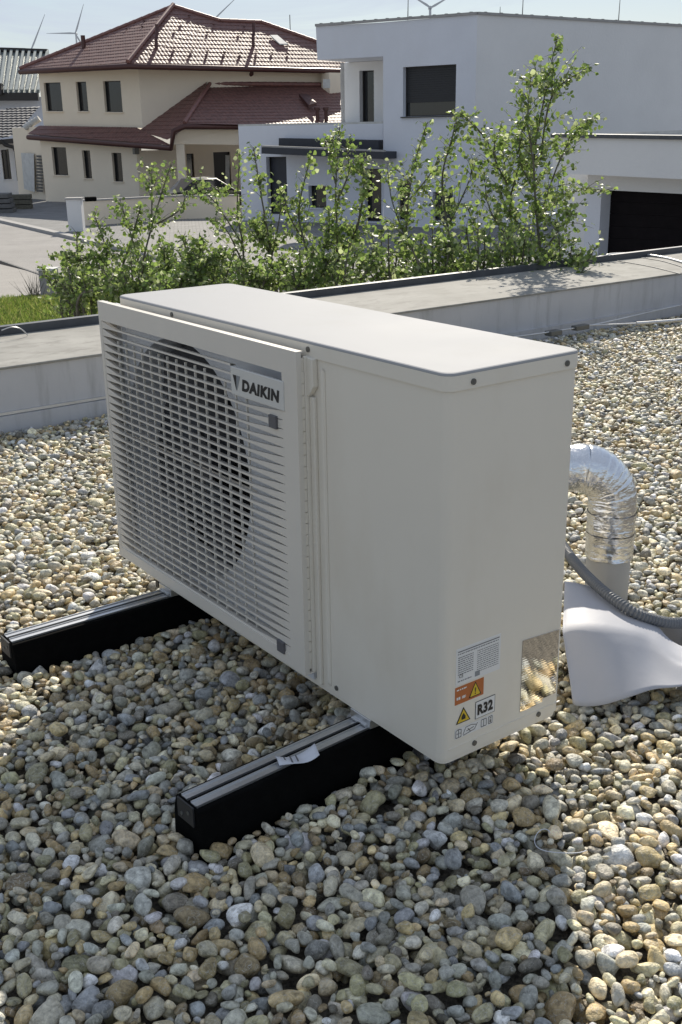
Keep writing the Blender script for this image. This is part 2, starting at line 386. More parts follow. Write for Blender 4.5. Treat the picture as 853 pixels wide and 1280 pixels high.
# ---------------------------------------------------------------- walls with openings
def bil(q, s, t):
    a = q[0].lerp(q[1], s); b = q[3].lerp(q[2], s); return a.lerp(b, t)
def wall(name, parent, q, m, holes=(), depth=.16, frame='frame', thick=.3, rough_holes=()):
    """q: bottom-left, bottom-right, top-right, top-left as seen from the camera. holes: (x0,y0,x1,y1,kind) in photo pixels"""
    n = (q[1] - q[0]).cross(q[3] - q[0]).normalized()
    c = (q[0] + q[2]) / 2
    if n.dot(CAM - c) < 0: n = -n
    ex = (q[1] - q[0]).normalized(); lx = (q[1] - q[0]).length; ez = Vector((0, 0, 1))
    def s_of(p): return (p - q[0]).dot(ex) / lx
    def t_of(p, s):
        a = q[0].lerp(q[1], s); b = q[3].lerp(q[2], s); return (p.z - a.z) / (b.z - a.z)
    H = []
    for h in holes:
        x0, y0, x1, y1, kd = h
        ym, xm = (y0 + y1) / 2, (x0 + x1) / 2
        s0, s1 = s_of(onpl(x0, ym, c, n)), s_of(onpl(x1, ym, c, n)); sm = (s0 + s1) / 2
        t1, t0 = t_of(onpl(xm, y0, c, n), sm), t_of(onpl(xm, y1, c, n), sm)
        H.append((max(s0, .004), min(s1, .996), max(t0, .004), min(t1, .996), kd))
    S = sorted({0, 1} | {h[0] for h in H} | {h[1] for h in H}); T = sorted({0, 1} | {h[2] for h in H} | {h[3] for h in H})
    mb = MB()
    for i in range(len(S) - 1):
        for j in range(len(T) - 1):
            sm, tm = (S[i] + S[i + 1]) / 2, (T[j] + T[j + 1]) / 2
            if any(h[0] < sm < h[1] and h[2] < tm < h[3] for h in H): continue
            mb.add([bil(q, S[i], T[j]), bil(q, S[i + 1], T[j]), bil(q, S[i + 1], T[j + 1]), bil(q, S[i], T[j + 1])], [(0, 1, 2, 3)])
    for s0, s1, t0, t1, kd in H:
        dp = depth
        f = [bil(q, s0, t0), bil(q, s1, t0), bil(q, s1, t1), bil(q, s0, t1)]; bk = [p - n * dp for p in f]
        mb.add(f + bk, [(0, 1, 5, 4), (1, 2, 6, 5), (2, 3, 7, 6), (3, 0, 4, 7)])
    # outer edges and back, so that the wall has its thickness
    bq = [p - n * thick for p in q]
    mb.add(list(q) + bq, [(0, 1, 5, 4), (1, 2, 6, 5), (2, 3, 7, 6), (3, 0, 4, 7)])
    me_o = mb.build(name, m, parent)
    for s0, s1, t0, t1, kd in H:
        f = [bil(q, s0, t0) - n * depth, bil(q, s1, t0) - n * depth, bil(q, s1, t1) - n * depth, bil(q, s0, t1) - n * depth]
        w = MB()
        fr = .06
        for a, b in ((0, 1), (1, 2), (2, 3), (3, 0)):
            w.bar(f[a] + n * .02, f[b] + n * .02, fr if a in (0, 2) else fr, .06, up=n)
        nm = 'window' if kd not in ('door', 'panel') else 'door'
        wo = w.build(nm, M[frame], parent)
        pm = {'glass': M['glass'], 'blind': M['blind'], 'door': M['frame'], 'panel': M['darkgrey'], 'window': M['glass'], 'two': M['glass']}[kd]
        g = MB()
        if kd == 'blind':
            k = 16
            lo = .28
            g.add([f[0] + n * .004, f[1] + n * .004, f[2] + n * .004, f[3] + n * .004], [(0, 1, 2, 3)])
            g.build('pane', M['glass'], wo)
            g = MB()
            for i in range(k):
                ta, tb = lo + (1 - lo) * i / k, lo + (1 - lo) * (i + .92) / k
                g.prism([f[0].lerp(f[3], ta) + n * .03, f[1].lerp(f[2], ta) + n * .03, f[1].lerp(f[2], tb) + n * .03, f[0].lerp(f[3], tb) + n * .03], n * .012)
            g.build('roller_blind', M['blind'], wo)
        else:
            g.add(f, [(0, 1, 2, 3)]); g.build('pane' if nm == 'window' else 'door_leaf', pm, wo)
            if kd == 'two':
                MB().bar((f[0] + f[1]) / 2 + n * .02, (f[2] + f[3]) / 2 + n * .02, .05, .05, up=n).build('mullion', M[frame], wo)
        if nm == 'window':
            MB().bar(bil(q, s0, t0) + n * .03 - (q[1] - q[0]).normalized() * .05 - Vector((0, 0, .02)), bil(q, s1, t0) + n * .03 + (q[1] - q[0]).normalized() * .05 - Vector((0, 0, .02)), .08, .03).build('sill', M['sill'] if kd == 'blind' else m, wo)
    return me_o

def tiled(name, parent, poly, m, down, cw=.165, ch=.30, amp=.013, step=.016):
    """a roof face with real rolls and courses; poly: 3D points, nearly flat; down: direction of the slope"""
    c = sum(poly, Vector()) / len(poly)
    n = Vector((0, 0, 0))
    for i in range(len(poly)): n += (poly[i] - c).cross(poly[(i + 1) % len(poly)] - c)
    n.normalize()
    if n.z < 0: n = -n
    dn = (down - n * down.dot(n)).normalized(); ac = n.cross(dn).normalized()
    us = [(p - c).dot(ac) for p in poly]; vs = [(p - c).dot(dn) for p in poly]
    u0, u1, v0, v1 = min(us), max(us), min(vs), max(vs)
    nu = int((u1 - u0) / cw * 4) + 1; nc = int((v1 - v0) / ch) + 1
    V = []; F = []
    rows = []
    for j in range(nc):
        rows += [(v0 + j * ch + .001, 0.0), (v0 + (j + 1) * ch, step)]
    for v, st in rows:
        for i in range(nu + 1):
            u = u0 + (u1 - u0) * i / nu
            k = abs(math.sin(math.pi * (u - u0) / cw))
            V.append(c + ac * u + dn * v + n * (st + amp * k + random.uniform(-.003, .003)))
    for r in range(len(rows) - 1):
        for i in range(nu): F.append((r * (nu + 1) + i, r * (nu + 1) + i + 1, (r + 1) * (nu + 1) + i + 1, (r + 1) * (nu + 1) + i))
    me = bpy.data.meshes.new(name); me.from_pydata(V, [], F)
    bm = bmesh.new(); bm.from_mesh(me)
    k = len(poly)
    # order the polygon, then trim by each edge
    for i in range(k):
        a, b = poly[i], poly[(i + 1) % k]
        e = (b - a); pn = e.cross(n).normalized()
        if pn.dot(c - a) > 0: pn = -pn
        g = bm.verts[:] + bm.edges[:] + bm.faces[:]
        bmesh.ops.bisect_plane(bm, geom=g, plane_co=a, plane_no=pn, clear_outer=True)
    bmesh.ops.recalc_face_normals(bm, faces=bm.faces)
    bm.to_mesh(me); bm.free(); me.materials.append(m)
    for p in me.polygons: p.use_smooth = False
    o = bpy.data.objects.new(name, me); return link(o, parent)

def ridge(name, parent, a, b, m, r=.11, seg=.36):
    a, b = Vector(a), Vector(b); n = max(2, int((b - a).length / seg)); mb = MB()
    for i in range(n):
        p, q = a.lerp(b, i / n), a.lerp(b, (i + 1.12) / n if i < n - 1 else 1)
        mb.tube([p, q], [r * .85, r], 8)
    return mb.build(name, m, parent)

# ---------------------------------------------------------------- cream house with red tiled roofs
def base(p, z=GZ): return Vector((p.x, p.y, z))
dn_ = 47.6
hc = P(173, 83, dn_)
hl = P(48, 88, 51.3)
hr = P(430, 87, 52.2)
house = thing('house', base(hc), 'cream two storey house with dark red tiled hip roof and lower tiled roof', 'house')
wnd = [(57, 103, 78, 139), (97, 102, 110, 139), (131, 101, 153, 140)]
qL = [P(50, 157, 51.3), P(172, 160, dn_), hc, hl]
wall('wall', house, [Vector((hl.x, hl.y, qL[0].z)), Vector((hc.x, hc.y, qL[1].z)), hc, hl], M['cream_wall'], [w + ('window',) for w in wnd])
wall('wall', house, [Vector((hc.x, hc.y, qL[1].z)), Vector((hr.x, hr.y, qL[1].z)), hr, hc], M['cream_wall'])
lw = [(66, 184, 84, 219), (104, 188, 114, 223), (141, 191, 153, 227)]
g0, g1 = base(P(57, 241, 50.9)), base(P(175, 248, dn_ - .1))
wall('wall', house, [g0, g1, Vector((g1.x, g1.y, qL[1].z - .35)), Vector((g0.x, g0.y, qL[0].z - .35))], M['cream_wall'], [w + ('window',) for w in lw])
# ground floor wall to the right of the corner, carport
g2 = base(P(226, 246, 48.6))
wall('wall', house, [g1, g2, Vector((g2.x, g2.y, .5)), Vector((g1.x, g1.y, .5))], M['cream_wall'])
cb0, cb1 = base(P(205, 246, 50.5)), base(P(320, 246, 52.5))
wall('wall', house, [cb0, cb1, Vector((cb1.x, cb1.y, .7)), Vector((cb0.x, cb0.y, .7))], M['cream_wall'], [(234, 192, 243, 221, 'window'), (268, 190, 289, 238, 'door')])
MB().prism([P(282, 194, 51.0), P(287, 194, 51.0), P(287, 238, 51.0), P(282, 238, 51.0)], (FW * .05)).build('door_sidelight', M['door_white'], house)
colb = base(P(229.5, 246, 45.8))
MB().box(-.16, .16, -.16, .16, 0, 2.42, Matrix.Translation(colb) @ Matrix.Rotation(-.6, 4, 'Z')).build('column', M['cream_wall'], house)
# fascia beam above the carport
f0, f1, f2, f3, f4 = P(215, 180, 45.6), P(298, 181, 46.6), P(298, 158, 46.6), P(228, 157, 45.6), P(217, 163, 45.6)
MB().prism([f0, f1, f2, f3, f4], FW * .35).build('fascia_beam', M['cream_wall'], house)
# upper hip roof
apex = P(217, 9, 51.2)
e0, e1, e2 = P(25, 87, 51.8), P(160, 79.5, 46.2), P(432, 86, 51.6)
nR = (e2 - e1).cross(apex - e1).normalized()
r1 = onpl(275, 27, e1, nR); r2 = onpl(327, 29, e1, nR); r3 = onpl(432, 66, e1, nR)
dR = Vector((0, 0, -1))
tiled('roof', house, [e0, e1, apex], M['tile'], dR)
# right face in convex pieces, one plane
tiled('roof', house, [e1, e2, r3, r2, Vector(r2).lerp(e1, .0), r1.lerp(r2, 0.0), ][0:4] + [r1], M['tile'], dR)
tiled('roof', house, [e1, r1, apex], M['tile'], dR)
bk0 = e0 + (r2 - r1) * 1.2 + FW * 6; bk1 = e2 + FW * 9
MB().add([e0, apex, r1, r2, r3, e2, bk1, bk0], [(0, 1, 2, 7), (2, 3, 6, 7), (3, 4, 5, 6)]).build('rear_roof', M['tile'], house)
ridge('hip_tiles', house, e1 + Vector((0, 0, .08)), apex + Vector((0, 0, .1)), M['tile_ridge'], .10)
for a, b in ((e0, apex), (apex, r1), (r1, r2), (r2, r3)): ridge('ridge_tiles', house, a + Vector((0, 0, .05)), b + Vector((0, 0, .05)), M['tile_ridge'], .09)
# eaves: soffit and gutter
soff = MB(); soff.prism([e0 - Vector((0, 0, .06)), e1 - Vector((0, 0, .06)), hc + FW * .3 - Vector((0, 0, .1)) + Vector((0, 0, .18)), hl + FW * .3 + Vector((0, 0, .08))], (0, 0, -.08))
soff.prism([e1 - Vector((0, 0, .06)), e2 - Vector((0, 0, .06)), hr + FW * .3 + Vector((0, 0, .08)), hc + FW * .3 + Vector((0, 0, .08))], (0, 0, -.08)); soff.build('soffit', M['gutter'], house)
gut = MB(); gut.tube([e0 - Vector((0, 0, .1)), e1 - Vector((0, 0, .1)), e2 - Vector((0, 0, .1))], .11, 8); gut.build('gutter', M['gutter'], house)
# vent pipes, roof light, snow hooks
def onroof(px, py, h=0): return onpl(px, py, e1, nR) + Vector((0, 0, h))
for px, py, hh in ((196, 60, .55), (317, 58, .6)):
    p = onroof(px, py); MB().tube([p, p + Vector((0, 0, hh * .6)), p + Vector((.12, .1, hh)), p + Vector((.12, .1, hh + .35))], .07, 8).build('vent_pipe', M['gutter'], house)
nL = (e1 - e0).cross(apex - e0).normalized()
p = onpl(105, 60, e0, nL); MB().tube([p, p + Vector((0, 0, .5))], .1, 8).build('vent_pipe', M['gutter'], house)
MB().prism([onroof(338, 47, .06), onroof(347, 47, .06), onroof(360, 58, .06), onroof(350, 58, .06)], (0, 0, .05)).build('roof_window', M['door_white'], house)
hm_ = MB().box(-.05, .05, -.03, .03, 0, .03)
def hook(p): 
    mb_ = MB(); mb_.v = [tuple(Vector(v) + p) for v in hm_.v]; mb_.f = hm_.f; mb_.sm = hm_.sm; mb_.mi = hm_.mi; mb_.build('snow_hook', M['gutter'], house)
for px, py in ((237, 22), (227, 31), (219, 40), (268, 33), (260, 42), (306, 35), (299, 44), (218, 63), (240, 65), (260, 66), (281, 67), (301, 68), (321, 67), (215, 71), (237, 72), (258, 73), (279, 74), (299, 73), (340, 68), (360, 69), (360, 59), (320, 75)):
    hook(onroof(px, py, .06))
for px, py in ((137, 41), (158, 38), (178, 35), (196, 18), (180, 28)):
    hook(onpl(px, py, e0, nL) + Vector((0, 0, .05)))

rod = P(363, 38, 54); MB().tube([rod - Vector((0, 0, .3)), rod + Vector((0, 0, .65))], .02, 6).build('lightning_rod', M['steel'], house)
# lower wing roof
w0, w1, w2 = P(35, 168.5, 51.0), P(214, 181, 45.2), P(231, 156, 45.3)
w3 = P(263, 107, 49.2); w4 = P(172, 160.5, 47.5); w5 = P(49, 156.5, 51.2); w2b = P(217, 163, 45.2)
tiled('roof', house, [w0, w1, w4, w5], M['tile'], dR)
tiled('roof', house, [w1, w2b, w2, w3, P(256, 107, 49.1), w4], M['tile'], dR)
w6, w7 = P(435, 159, 47.6), P(435, 109, 52.0)
tiled('roof', house, [w2, w6, w7, w3], M['tile'], dR)
ridge('hip_tiles', house, w2 + Vector((0, 0, .08)), w3 + Vector((0, 0, .1)), M['tile_ridge'], .09)
ridge('ridge_tiles', house, w3 + Vector((0, 0, .08)), w7 + Vector((0, 0, .1)), M['tile_ridge'], .1)
gut = MB(); gut.tube([w0 - Vector((0, 0, .1)), w1 - Vector((0, 0, .12)), w2b - Vector((0, 0, .02)), w2 - Vector((0, 0, .06)), P(300, 158.5, 46.3)], .11, 8); gut.build('gutter', M['gutter'], house)
MB().prism([w0 - Vector((0, 0, .1)), w1 - Vector((0, 0, .1)), w4 + FW * .4 - Vector((0, 0, .35)), w5 + FW * .4 - Vector((0, 0, .2))], (0, 0, -.1)).build('soffit', M['gutter'], house)
dp = [P(315, 85, 50), P(315, 92, 50), P(308, 99, 50.2), P(308, 108, 50.2)]; MB().tube(dp, .09, 8).build('downpipe', M['gutter'], house)
for px, py in ((397, 142), (408, 142)):
    p = P(px, py, 47.8); MB().tube([p - Vector((0, 0, .3)), p + Vector((0, 0, .15))], .08, 8).tube([p + Vector((0, 0, .12)), p + Vector((0, 0, .24))], .13, 8).build('vent_pipe', M['gutter'], house)
MB().prism([P(374, 121, 49.6), P(384, 121, 49.6), P(396, 132, 48.6), P(386, 135, 48.6)], (0, 0, .12)).build('roof_hatch', M['gutter'], house)
chn = P(408, 98, 50.6)
MB().box(-.35, .3, -.3, .3, -1.0, .22, Matrix.Translation(P(415, 98, 51.2))).build('chimney', M['cream_wall'], house)
MB().prism([P(404, 99, 50.1), P(413, 99, 50.1), P(413, 110, 50.1), P(404, 110, 50.1)], FW * .1).build('meter_panel', M['door_white'], house)
# lamp by the corner
p = P(170, 189, 47.4); MB().box(-.1, .1, -.1, .1, -.12, .12, Matrix.Translation(p)).build('wall_lamp', M['steel'], house)

# ---------------------------------------------------------------- far left: seam roofed hall and slate roofed house
hall = thing('hall', base(P(20, 230, 78)), 'low hall with grey ribbed metal roof behind the cream house', 'building')
s0, s1, s2, s3 = P(-60, 116, 70), P(48, 116, 70), P(60, 66, 78), P(-60, 62, 78)
MB().prism([s0, s1, s2, s3], (0, 0, -.15)).build('roof', M['seam_roof'], hall)
for i in range(17):
    t = i / 16; MB().bar(s0.lerp(s1, t) + Vector((0, 0, .09)), s3.lerp(s2, t) + Vector((0, 0, .09)), .16, .2).build('roof_seam', M['seam_roof'], hall)
MB().bar(s0 - Vector((0, 0, .22)), s1 - Vector((0, 0, .22)), .3, .45).build('gutter', M['frame'], hall)
MB().bar(s3 + Vector((0, 0, .1)), s2 + Vector((0, 0, .1)), .4, .25).build('ridge_cap', M['frame'], hall)
wa, wb = P(-60, 121, 70.8), P(52, 121, 70.8)
wall('wall', hall, [base(wa), base(wb), wb, wa], M['white_wall'])
MB().prism([P(-14, 104, 69.5), P(2, 104, 69.5), P(2, 118, 69.5), P(-14, 118, 69.5)], FW * .4).build('dormer', M['frame'], hall)

sh = thing('house', base(P(10, 228, 58)), 'small white house with grey slate roof and black downpipe at the left edge', 'house')
t0, t1, t2, t3 = P(-70, 181, 56), P(20, 173, 56), P(50, 131, 61), P(-60, 146, 62)
tiled('roof', sh, [t0, t1, t2, t3], M['slate'], dR, cw=.3, ch=.42, amp=.03, step=.05)
MB().bar(t0 - Vector((0, 0, .1)), t1 - Vector((0, 0, .1)), .2, .22).build('gutter', M['frame'], sh)
u0, u1 = base(P(-70, 225, 56.6)), base(P(24, 226, 56.6))
wall('wall', sh, [u0, u1, Vector((u1.x, u1.y, P(20, 176, 56.6).z)), Vector((u0.x, u0.y, P(-70, 183, 56.6).z))], M['white_wall2'], [(3, 187, 13, 224, 'two')])
MB().tube([P(1, 175, 55.9), P(6, 181, 55.9), P(17, 184, 55.9), P(20, 190, 55.9), P(24, 226, 55.9)], .09, 8).build('downpipe', M['frame'], sh)
lnk = thing('garden_wall', base(P(40, 235, 54)), 'cream link wall with white door and slatted gate beside the cream house', 'wall')
v0, v1 = base(P(23, 232, 54.5)), base(P(58, 240, 52.0))
wall('wall', lnk, [v0, v1, Vector((v1.x, v1.y, P(58, 158, 52).z)), Vector((v0.x, v0.y, P(23, 160, 54.5).z))], M['cream_wall'])
MB().prism([P(27, 191, 53.4), P(43, 192, 52.6), P(44, 240, 52.6), P(31, 236, 53.4)], -FW * .08).build('door', M['door_white'], lnk)
for i in range(12):
    y = 194 + i * 3.9; MB().prism([P(46, y, 52.3), P(54, y + .5, 51.8), P(54, y + 3.1, 51.8), P(46, y + 2.5, 52.3)], -FW * .05).build('slat', M['frame'], lnk)
for i in range(5): MB().tube([P(31 + i * 3.6, 160 - i * 2.2, 53), P(35 + i * 3.6, 157 - i * 2.2, 53)], [.13, .15], 8).build('ridge_tile', M['door_white'], lnk)
st = thing('paver_stack', base(P(8, 243, 45)), 'stacked grey slabs on the drive at the left edge', 'slabs')
c0 = base(P(2, 247, 44)); Mx = Matrix.Translation(c0) @ Matrix.Rotation(-.5, 4, 'Z')
for i in range(4): MB().box(-1.6, .45 - .07 * i, -.5, .6, .19 * i + .01, .19 * i + .17, Mx @ Matrix.Translation((.03 * i, 0, 0))).build('slab', M['paver'], st, bevel=.02)
pl = thing('planter', base(P(23, 243, 46)), 'dark wooden planter box between the slab stack and the white door', 'planter')
Mx = Matrix.Translation(base(P(23, 243, 46))) @ Matrix.Rotation(-.5, 4, 'Z')
for i in range(3): MB().box(-.5, .5, -.3, .3, .02 + .2 * i, .19 + .2 * i, Mx).build('board', M['bark'], pl)
MB().box(-.46, .46, -.26, .26, .5, .58, Mx).build('soil', M['soil'], pl)

# low garden wall and pillar on the street
gw = thing('low_wall', base(P(200, 280, 34)), 'low pale garden wall with end pillar in front of the cream house', 'wall')
a0 = onz(106, 283, GZ); a1 = onz(232, 275, GZ); a2 = onz(300, 274, GZ)
def wseg(a, b, h, nm='wall'):
    MB().bar(a + Vector((0, 0, h / 2)), b + Vector((0, 0, h / 2)), .2, h).build(nm, M['cream_wall'], gw)
    MB().bar(a + Vector((0, 0, h + .02)), b + Vector((0, 0, h + .02)), .26, .05).build('coping', M['kerb'], gw)
wseg(a0, a1, .80); wseg(a1, a2, .78)
pp = onz(97, 290, GZ)
MB().box(-.22, .22, -.2, .2, 0, .98, Matrix.Translation(pp) @ Matrix.Rotation(-.6, 4, 'Z')).build('pillar', M['white_wall2'], gw)
MB().box(-.26, .26, -.24, .24, .982, 1.03, Matrix.Translation(pp) @ Matrix.Rotation(-.6, 4, 'Z')).build('pillar_cap', M['kerb'], gw)
mt = thing('doormat_roll', P(112, 248, 36), 'dark rolled mat lying on the low garden wall', 'mat')
MB().tube([P(107, 249, 34.2), P(120, 248.5, 34.4)], .07, 8).build('roll', M['rubber'], mt)

ub = thing('utility_box', base(P(64, 372, 19)), 'small concrete utility box standing by the pavement at left', 'utility box')
pz = onz(64, 372, GZ)
Mx = Matrix.Translation(pz) @ Matrix.Rotation(-.75, 4, 'Z')
MB().box(-.14, .14, -.14, .14, 0, .50, Mx).build('body', M['kerb'], ub, bevel=.01)
MB().box(-.16, .16, -.16, .16, .502, .545, Mx).build('cap', M['door_white'], ub, bevel=.008)

# car in the carport
car = thing('parked_car', base(P(256, 250, 40.5)), 'black car parked in the carport behind the low wall', 'car')
cx = base(P(256, 250, 40.5), GZ - .12); ang = math.atan2((hr - hc).y, (hr - hc).x) - .1
prof = [(-2.1, .35), (-2.15, .75), (-1.9, .98), (-1.35, 1.05), (-.75, 1.42), (.3, 1.46), (1.15, 1.05), (1.9, .9), (2.1, .7), (2.1, .35)]
Mx = Matrix.Translation(cx) @ Matrix.Rotation(ang, 4, 'Z')
MB().prism([Mx @ Vector((x * .8, -.85, z)) for x, z in prof], Mx.to_3x3() @ Vector((0, 1.7, 0))).build('body', M['car'], car, bevel=.08, seg=3)
gl = [(-1.2, 1.06), (-.72, 1.36), (.25, 1.4), (.95, 1.06)]
MB().prism([Mx @ Vector((x * .8, -.86, z)) for x, z in gl], Mx.to_3x3() @ Vector((0, 1.72, 0))).build('side_glass', M['glass'], car)
for x in (-1.08, 1.08):
    for y in (-.8, .8):
        wh = MB().tube([Mx @ Vector((x, y - .1, .32)), Mx @ Vector((x, y + .1, .32))], .32, 18, smooth=False).build('wheel', M['rubber'], car)
        MB().tube([Mx @ Vector((x, y - .11, .32)), Mx @ Vector((x, y + .11, .32))], .19, 14, smooth=False).build('rim', M['alu'], wh)

# ---------------------------------------------------------------- white flat roofed house
A = P(597, 18, 33); B = P(395, 33, 36); Cc = P(900, 36, 39.2)
wh = thing('house', base(A), 'large white flat roofed modern house with dark roller blind window', 'house')
def onwall(px, py, a=A, b=B):
    n = (b - a).cross(Vector((0, 0, 1))).normalized(); return onpl(px, py, a, n)
Lm = onwall(479, 28)
zt = lambda p: p.z
holes = [(504, 82, 570, 145, 'blind'), (497, 226, 512, 275, 'window'), (541, 240, 566, 276, 'panel')]
Ltop = Lm; 
wall('wall', wh, [base(Lm, GZ - .6), base(A, GZ - .6), A, Ltop], M['white_wall'], holes, depth=.22)
wall('wall', wh, [base(A, GZ - .6), base(Cc, GZ - .6), Cc, A], M['white_wall2'])
# overhanging upper box at the left
nA = (B - A).cross(Vector((0, 0, 1))).normalized()
if nA.dot(FW) < 0: nA = -nA
ub0, ub1 = onwall(397, 75), onwall(479, 70.5)
MB().prism([ub0, ub1, Lm, B], nA * 4.5).build('overhang', M['white_wall'], wh)
rw = nA * 1.7
def onrec(px, py): 
    n = (B - A).cross(Vector((0, 0, 1))).normalized(); return onpl(px, py, A + rw, n)
q0, q1 = onrec(427, 179), onrec(485, 179)
wall('wall', wh, [q0, q1, Vector((q1.x, q1.y, ub1.z - .004)), Vector((q0.x, q0.y, ub1.z - .004))], M['white_wall2'], [(450, 88, 468, 178, 'window')], depth=.25)
sw = Lm + nA * .302 + (A - B).normalized() * .002; MB().prism([base(sw, q0.z - 4), base(sw, ub1.z - .004), base(sw, ub1.z - .004) + nA * 1.6, base(sw, q0.z - 4) + nA * 1.6], (A - B).normalized() * .2).build('return_wall', M['white_wall'], wh)
MB().prism([q0 - Vector((0, 0, 0)), Vector((q0.x, q0.y, ub1.z - .004)), Vector((q0.x, q0.y, ub1.z - .004)) + nA * 3, q0 + nA * 3], (A - B).normalized() * .15).build('side_wall', M['white_wall2'], wh)
# roof edge trim
MB().bar(B + Vector((0, 0, .03)), A + Vector((0, 0, .03)), .10, .07).bar(A + Vector((0, 0, .03)), Cc + Vector((0, 0, .03)), .10, .07).build('roof_trim', M['kerb'], wh)
for i in range(14): MB().box(-.04, .04, -.03, .03, 0, .02, Matrix.Translation(B.lerp(A, (i + .5) / 14) + Vector((0, 0, .06)))).build('trim_clip', M['steel'], wh)
for i in range(18): MB().box(-.04, .04, -.03, .03, 0, .02, Matrix.Translation(A.lerp(Cc, (i + .5) / 18) + Vector((0, 0, .06)))).build('trim_clip', M['steel'], wh)
MB().prism([v_.lerp((A + B + Cc) / 3 + nA * 3, .08) - Vector((0, 0, .25)) for v_ in (A, B, B + nA * 8, Cc + nA * 5, Cc)], (0, 0, .1)).build('roof', M['kerb'], wh)
for px, h, d in ((510, .9, 34.5), (625, .28, 33.6), (653, .9, 34.5), (773, 1.0, 37)):
    y = 18 + abs(px - 597) * .06
    p = P(px, y + 2, d + .5); MB().tube([p, p + Vector((.02 * h, 0, h))], [.018, .008], 6).build('lightning_rod', M['steel'], wh)
# lower wing between the houses
k0, k1 = P(298, 158, 37.6), P(479, 161, 34.95)
kn = (k1 - k0).cross(Vector((0, 0, 1))).normalized()
if kn.dot(FW) < 0: kn = -kn
kz = k0.z
wall('wing_wall', wh, [base(k0), base(k1), Vector((k1.x, k1.y, kz)), k0], M['white_wall'],
     [(334, 196, 359, 268, 'panel'), (386, 232, 408, 260, 'window'), (456, 211, 477, 277, 'window')], depth=.25)
MB().prism([k0 + Vector((0, 0, .0)), Vector((k1.x, k1.y, kz)), Vector((k1.x, k1.y, kz)) + kn * 3.2, k0 + kn * 3.2], (0, 0, .06)).build('wing_coping', M['door_white'], wh)
def onk(px, py, off=0): return onpl(px, py, k0 + kn * off, kn)
MB().prism([onk(355, 172.5, -.02), onk(479, 175, -.02), onk(479, 190, -.02), onk(355, 190, -.02)], -kn * .3).build('dark_band', M['darkgrey'], wh)
a, b, c, d = onk(327, 184, -1.1), onk(480, 190, -1.1), onk(480, 199, -1.1), onk(327, 192, -1.1)
MB().prism([a, b, c, d], kn * 1.06).build('canopy', M['darkgrey'], wh)
MB().bar(a + Vector((0, 0, .03)) + kn * .06, b + Vector((0, 0, .03)) + kn * .06, .14, .05).build('canopy_trim', M['kerb'], wh)
MB().box(-.08, .08, -.05, .05, -.08, .08, Matrix.Translation(onrec(443, 167) - nA * .05)).build('wall_socket', M['steel'], wh)

# garage block at the right
gar = thing('garage', base(P(800, 300, 19)), 'grey rendered garage with wide black door right of the bushes', 'garage')
g_a, g_b = P(691, 171.5, 20.6), P(905, 175.5, 17.0)
gn = (g_b - g_a).cross(Vector((0, 0, 1))).normalized()
if gn.dot(FW) < 0: gn = -gn
def ong(px, py, off=0): return onpl(px, py, g_a + gn * off, gn)
MB().prism([ong(722, 217.8), ong(905, 226.5), g_b, g_a + (g_b - g_a) * .14], gn * .55).build('fascia', M['white_wall2'], gar)
MB().prism([ong(691, 217), ong(722, 217.8), g_a + (g_b - g_a) * .14, g_a], gn * .55).build('fascia_end', M['white_wall2'], gar)
MB().bar(g_a + Vector((0, 0, .03)) + gn * .15, g_b + Vector((0, 0, .03)) + gn * .15, .4, .06).build('roof_edge', M['edge'], gar)
MB().prism([g_a - Vector((0, 0, .04)) + gn * .3, g_b - Vector((0, 0, .04)) + gn * .3, g_b + gn * 6 - Vector((0, 0, .04)), g_a + gn * 6 - Vector((0, 0, .04))], (0, 0, .03)).build('roof', M['block'], gar)
MB().bar(P(738, 170.3, 22.5), P(900, 162.8, 20.5), .25, .07).build('rear_trim', M['door_white'], gar)
MB().prism([ong(735, 236.5, .52), ong(905, 245, .52), ong(905, 217, .52), ong(735, 210, .52)], gn * .2).build('lintel', M['white_wall2'], gar)
MB().prism([ong(734, 240, .50), ong(752, 240.5, .50), ong(746, 350, .50), ong(727, 350, .50)], gn * .25).build('pilaster', M['white_wall'], gar)
MB().prism([ong(700, 205, .75), ong(740, 205, .75), ong(740, 350, .75), ong(700, 350, .75)], gn * .2).build('wall', M['white_wall2'], gar)
nd = 8
MB().prism([ong(748, 240, .79), ong(908, 246, .79), ong(908, 360, .79), ong(742, 355, .79)], gn * .03).build('door_backing', M['garage_door'], gar)
for i in range(nd):
    ya, yb = 236 + i * 15.2, 236 + (i + 1) * 15.2 - .25
    MB().prism([ong(750 - i * .6, ya, .72), ong(908, ya + 7.2, .72), ong(908, yb + 7.2, .72), ong(749.4 - i * .6, yb, .72)], gn * .05).build('door_panel', M['garage_door'], gar)

# ---------------------------------------------------------------- wind turbines
def turbine(px, py, L_, angs, label, d=2000, rr=1.0):
    hub = P(px, py, d)
    t = thing('wind_turbine', base(hub, GZ), label, 'wind turbine', 'wind turbines on the horizon')
    k = d / FPX
    MB().tube([base(hub, GZ), hub], [2.4 * rr, 1.3 * rr], 10).build('tower', M['turbine'], t)
    MB().tube([hub - FW * 4, hub + FW * 6], 1.9 * rr, 8).build('nacelle', M['turbine'], t)
    R_ = RM @ Vector((1, 0, 0)); U_ = Vector((0, 0, 1))
    for a in angs:
        a = math.radians(a); dr = R_ * math.cos(a) + U_ * math.sin(a)
        tip = hub + dr * L_ * k; pe = dr.cross(FW).normalized()
        pts = [hub - FW * 4 - pe * 1.0, hub + dr * L_ * k * .18 - FW * 4 - pe * 1.7, tip - FW * 4 - pe * .25, tip - FW * 4 + pe * .25, hub + dr * L_ * k * .18 - FW * 4 + pe * 1.1, hub - FW * 4 + pe * 1.0]
        MB().prism(pts, FW * .6).build('blade', M['turbine'], t)
